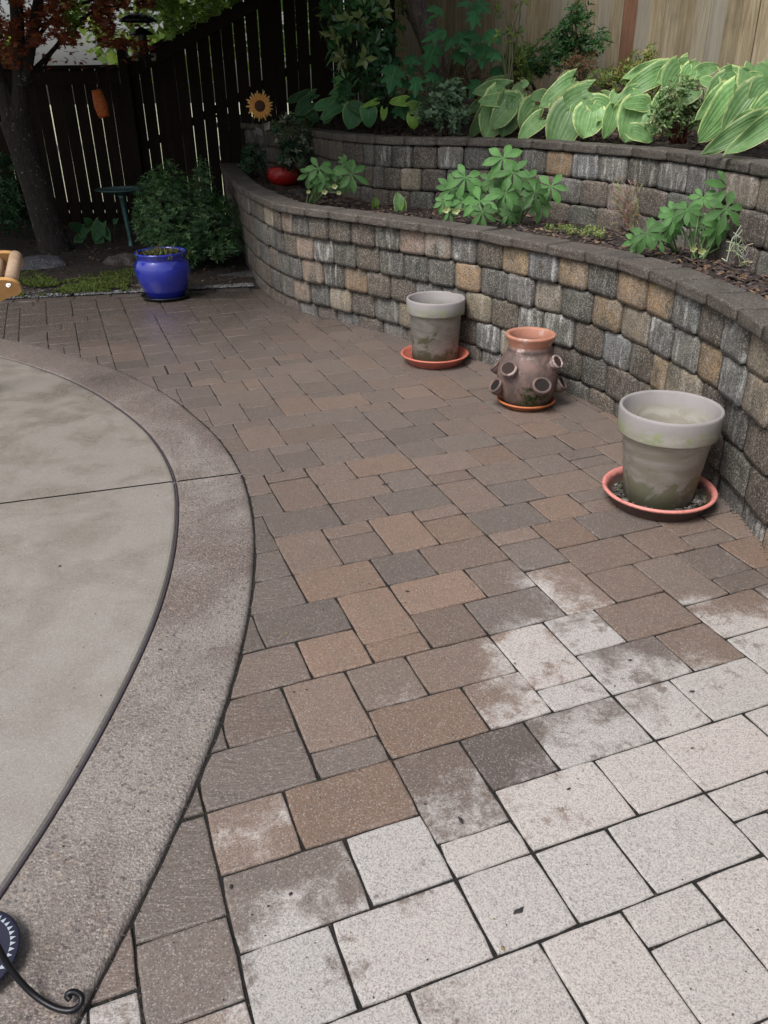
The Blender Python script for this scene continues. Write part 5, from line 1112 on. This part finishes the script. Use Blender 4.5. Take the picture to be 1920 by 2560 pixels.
shrub('potted_shrub', 'dark variegated leafy plant growing out of the red wrapped pot', [(742, 350, 34, 40), (715, 320, 24, 28), (768, 385, 26, 22), (712, 385, 26, 20, -.20), (735, 400, 26, 18, -.2)], 8.75, 1000, .062, .026, [(.02, .055, .03), (.03, .08, .035), (.09, .13, .06), (.25, .28, .2)], 71, 'plant', 6, .4, 4, Vector((rp_.x+.05, 8.8, .88)))
# bird feeders
fc = at(345, 50, 9.4); t = thing('bird_feeder', (fc.x, 9.4, fc.z-.5), 'bird feeder under a dark dome and small peaked roof above the fence corner', 'bird feeder')
b = MB(); b.lathe([(0, .062), (.06, .056), (.12, .038), (.17, .012), (.19, -.012), (.185, -.014), (.12, .028), (0, .05)], (fc.x, 9.4, fc.z), 32); M_DOME = m_flat('smoked_dome', (.02, .025, .035), .15, .2); b.build('baffle_dome', M_DOME, t, True)
rz_ = at(345, 82, 9.4).z; b = MB(); b.lathe([(0, .055), (.13, -.012), (.125, -.018), (0, .03)], (fc.x+.02, 9.4, rz_), 4); b.build('feeder_roof', M_DOME, t)
b = MB(); b.tube([(fc.x, 9.4, rz_+.04), (fc.x, 9.4, fc.z+.35)], .004, 5); b.tube([(fc.x+.02, 9.4, rz_), (fc.x+.02, 9.4, rz_-.30)], .006, 5); b.build('hanger', M_IRON, t)
b = MB(); b.lathe([(.045, 0), (.045, -.16), (.0, -.16)], (fc.x+.02, 9.4, rz_-.01), 12); b.build('seed_tube', M_DOME, t, True)
b = MB(); b.lathe([(0, 0), (.10, .0), (.11, .02), (.105, .02), (0, .006)], (fc.x+.02, 9.4, rz_-.22), 20); b.build('seed_tray', M_IRON, t, True)
for x in (340, 384):
    p = at(x, 143, 9.4); b = MB(); b.lathe([(0, -.035), (.022, -.03), (.03, .0), (.026, .035), (0, .038)], (p.x, 9.4, p.z), 14, (.24, .21, .18, 1)); b.tube([(p.x, 9.4, p.z+.03), (fc.x+.02, 9.4, rz_-.2)], .002, 4, (.1, .1, .1, 1)); b.build('feeding_cup', M_MISC, t, True)
oc = at(251, 260, 9.5); t = thing('hanging_feeder', tuple(oc), 'orange barrel shaped hanging feeder in front of the low dark fence', 'bird feeder')
q = NT('orange_mesh'); v_ = q.voro(q.pos(scale=(1, 1, .8)), 55); q.set('Base Color', q.mix(q.ramp(v_, .15, .4), (.75, .20, .03), (.42, .09, .015))); q.set('Roughness', .6); q.bump(v_, .8, .01)
b = MB(); m_ = mpp(oc); prof_o = [(0, .5), (.30, .5), (.34, .48), (.46, .1), (.50, -.05), (.42, -.4), (.36, -.48), (0, -.5)]; b.lathe([(r_*34*m_, z__*64*m_) for r_, z__ in prof_o], (0, 0, 0), 28); RM = Matrix.Rotation(-.16, 3, 'Y'); b.v = [tuple(oc+RM@Vector(v)) for v in b.v]; b.build('barrel', q.m, t, True)
b = MB(); tp = oc+Vector((-.01, 0, .13)); b.tube([tp, at(246, 205, 9.5), at(240, 185, 9.5), at(250, 168, 9.55), Vector((at(256, 168, 9.6).x, 10.5, 1.86))], .003, 5); b.build('hook', M_IRON, t)

# ------------------------------------------------------------------ trees
def crown(b, pts, size, cols, rr, star=True, flat=.3):
    for p in pts:
        s = size*rr.uniform(.6, 1.25); c = rr.choice(cols); k = rr.uniform(.7, 1.35); c = tuple(x*k for x in c)+(1,)
        M = Matrix.Rotation(rr.uniform(0, 6.3), 3, 'Z') @ Matrix.Rotation(rr.gauss(.5, .5), 3, 'X')
        if star:
            ol = [(0, 1), (.16, .42), (.75, .62), (.40, .08), (.62, -.42), (.12, -.22), (0, -.55), (-.12, -.22), (-.62, -.42), (-.40, .08), (-.75, .62), (-.16, .42)]
            b.add([M@Vector((x*s*.5, y*s*.5, -.12*s*(x*x+y*y)))+p for x, y in ol]+[p], [(i, (i+1) % 12, 12) for i in range(12)], c)
        else: b.add([M@Vector(q)*s+p for q in ((0, -.5, 0), (.3, 0, .06), (0, .5, 0), (-.3, 0, .06))], [(0, 1, 2, 3)], c)
rr = random.Random(77)
t = thing('maple_tree', (-3.42, 8.95, .02), 'red leaved maple with forked lichened trunk at the left edge', 'tree')
def pl(lst, Y): return [at(x, y, Y+(yy if len(q_) > 3 else 0)) for q_ in lst for x, y, yy in [(q_[0], q_[1], q_[3] if len(q_) > 3 else 0)]]
b = MB(); tk = [(150, 665, .205), (138, 620, .165), (118, 560, .15), (98, 490, .145), (72, 410, .14), (52, 340, .15), (40, 300, .16)]
b.tube([tuple(p) for p in cat_rom([at(x, y, 8.95) for x, y, _ in tk], 4)], [p.x for p in cat_rom([Vector((r_, 0, 0)) for _, _, r_ in tk], 4)], 16)
b.build('trunk', M_BARK, t, True)
for lim in ([(44, 320, .13), (50, 230, .075), (46, 120, .065), (40, 0, .06), (20, -150, .05), (40, -400, .04)], [(40, 320, .12), (10, 230, .08), (-30, 130, .075), (-90, 0, .06), (-160, -200, .05)], [(62, 215, .05), (75, 120, .055), (90, 40, .05), (110, -60, .045), (170, -250, .04)],
            [(60, 200, .03), (120, 140, .022), (190, 60, .018), (235, 30, .014), (300, 12, .010)], [(80, 110, .02), (150, 30, .018), (230, 0, .014), (350, -60, .01)], [(100, 190, .012), (112, 165, .012), (140, 120, .010), (205, 55, .008)], [(110, -40, .03), (300, -120, .02), (480, -60, .012), (560, 0, .006)]):
    b = MB(); b.tube([tuple(p) for p in cat_rom([at(x, y, 8.95+(.25 if x > 100 else 0)) for x, y, _ in lim], 4)], [p.x for p in cat_rom([Vector((r_, 0, 0)) for _, _, r_ in lim], 4)], 9); b.build('branch', M_BARK, t, True)
RED = [(.17, .045, .03), (.22, .07, .035), (.12, .04, .03), (.26, .10, .04)]; GRN = [(.12, .22, .04), (.16, .26, .05), (.09, .16, .04)]
pts = []; ptg = []; pth = []
while len(pts)+len(ptg) < 10500:
    px, py, Y = rr.uniform(-60, 640), rr.uniform(-160, 172), rr.uniform(7.9, 10.3)
    if px > 330 and py > 150-(px-330)*.55: continue
    low = 118+40*mnoise.noise(Vector((px*.012, 3.3, 0)))+14*mnoise.noise(Vector((px*.05, 1.3, 0)))
    if px < 75: low += 120
    if 60 < px < 330 and py > low and rr.random() < .93: continue
    n_ = mnoise.noise(Vector((px*.016, py*.02, Y*.7)))+.5*mnoise.noise(Vector((px*.05, py*.06, Y)))
    if n_ < -.16+(.10 if py > 60 else 0): continue
    if 285 < px < 405 and 25 < py < 100 and Y < 9.7: continue
    p = at(px, py, Y); g = mnoise.noise(Vector((px*.008, py*.012, 9)))+(px-330)/260+(.25 if py > 20 and px < 200 else 0)
    (ptg if g > .12+rr.uniform(-.15, .15) else pts).append(p)
b = MB(); crown(b, pts, .085, RED, rr); crown(b, ptg, .085, GRN, rr)
for _ in range(36000):  # unseen leaves above the frame, added to shade the far left corner
    p = Vector((rr.uniform(-9.5, .3), rr.uniform(5.6, 10.9), rr.uniform(2.9, 5.6)))
    if mnoise.noise(p*.8) < -.22 or prj(p)[1] > -40: continue
    pth.append(p)
crown(b, pth, .20, RED+GRN, rr, False)
o = b.build('crown', M_CROWN, t); tag(o, kind='stuff')
t = thing('leaning_tree', tuple(at(1120, 245, 8.9)), 'leaning rough barked tree trunk behind the lobed leaves at top centre', 'tree')
b = MB(); tk = [(1150, 300, .17), (1118, 215, .135), (1090, 140, .115), (1062, 70, .105), (1030, 0, .10), (960, -150, .09), (900, -400, .07)]
b.tube([tuple(p) for p in cat_rom([at(x, y, 8.9) for x, y, _ in tk], 4)], [p.x for p in cat_rom([Vector((r_, 0, 0)) for _, _, r_ in tk], 4)], 14); b.build('trunk', M_BARK2, t, True)
pth = []  # crown wholly out of view, added to darken the middle of the upper bed
for _ in range(9000):
    p = Vector((rr.uniform(-1.8, .75), rr.uniform(6.9, 10.9), rr.uniform(3.0, 5.2)))
    if mnoise.noise(p*.9) < -.22 or prj(p)[1] > -60: continue
    pth.append(p)
b = MB(); crown(b, pth, .17, [(.03, .08, .03), (.04, .10, .03)], rr, False); tag(b.build('crown', M_LEAF, t), kind='stuff')
FARL = ['pale green tree far beyond the low fence, seen left of the trunk', 'bright green tree far beyond the low fence, in the middle gap', 'tall yellow green tree beyond the fence corner', 'broad green tree behind the sloping fence']
for i, (x, y, h_, r_, cl) in enumerate(((-13.5, 21, 6.5, 3.2, GRN), (-12.5, 27, 3.6, 2.2, YG), (-4.2, 19, 6.8, 2.4, YG), (-2.0, 22, 8., 3., GRN))):
    t = thing('background_tree', (x, y, -.09), FARL[i], 'tree', 'trees beyond the garden fence'); b = MB(); b.tube([(x, y, -.1), (x+.1, y, 1.5), (x, y, h_*.7)], [.2, .16, .08], 8); b.build('trunk', M_BARK, t)
    b = MB(); P_ = []
    while len(P_) < 2600:
        v = Vector((rr.uniform(-1, 1), rr.uniform(-1, 1), rr.uniform(-1, 1)))
        if v.length > 1 or mnoise.noise(v*2+Vector((i*7, 0, 0))) < -.2: continue
        P_.append(Vector((x+v.x*r_, y+v.y*r_, h_*.62+v.z*h_*.40)))
    crown(b, P_, .34, cl, rr, False); tag(b.build('crown', M_LEAF, t), kind='stuff')
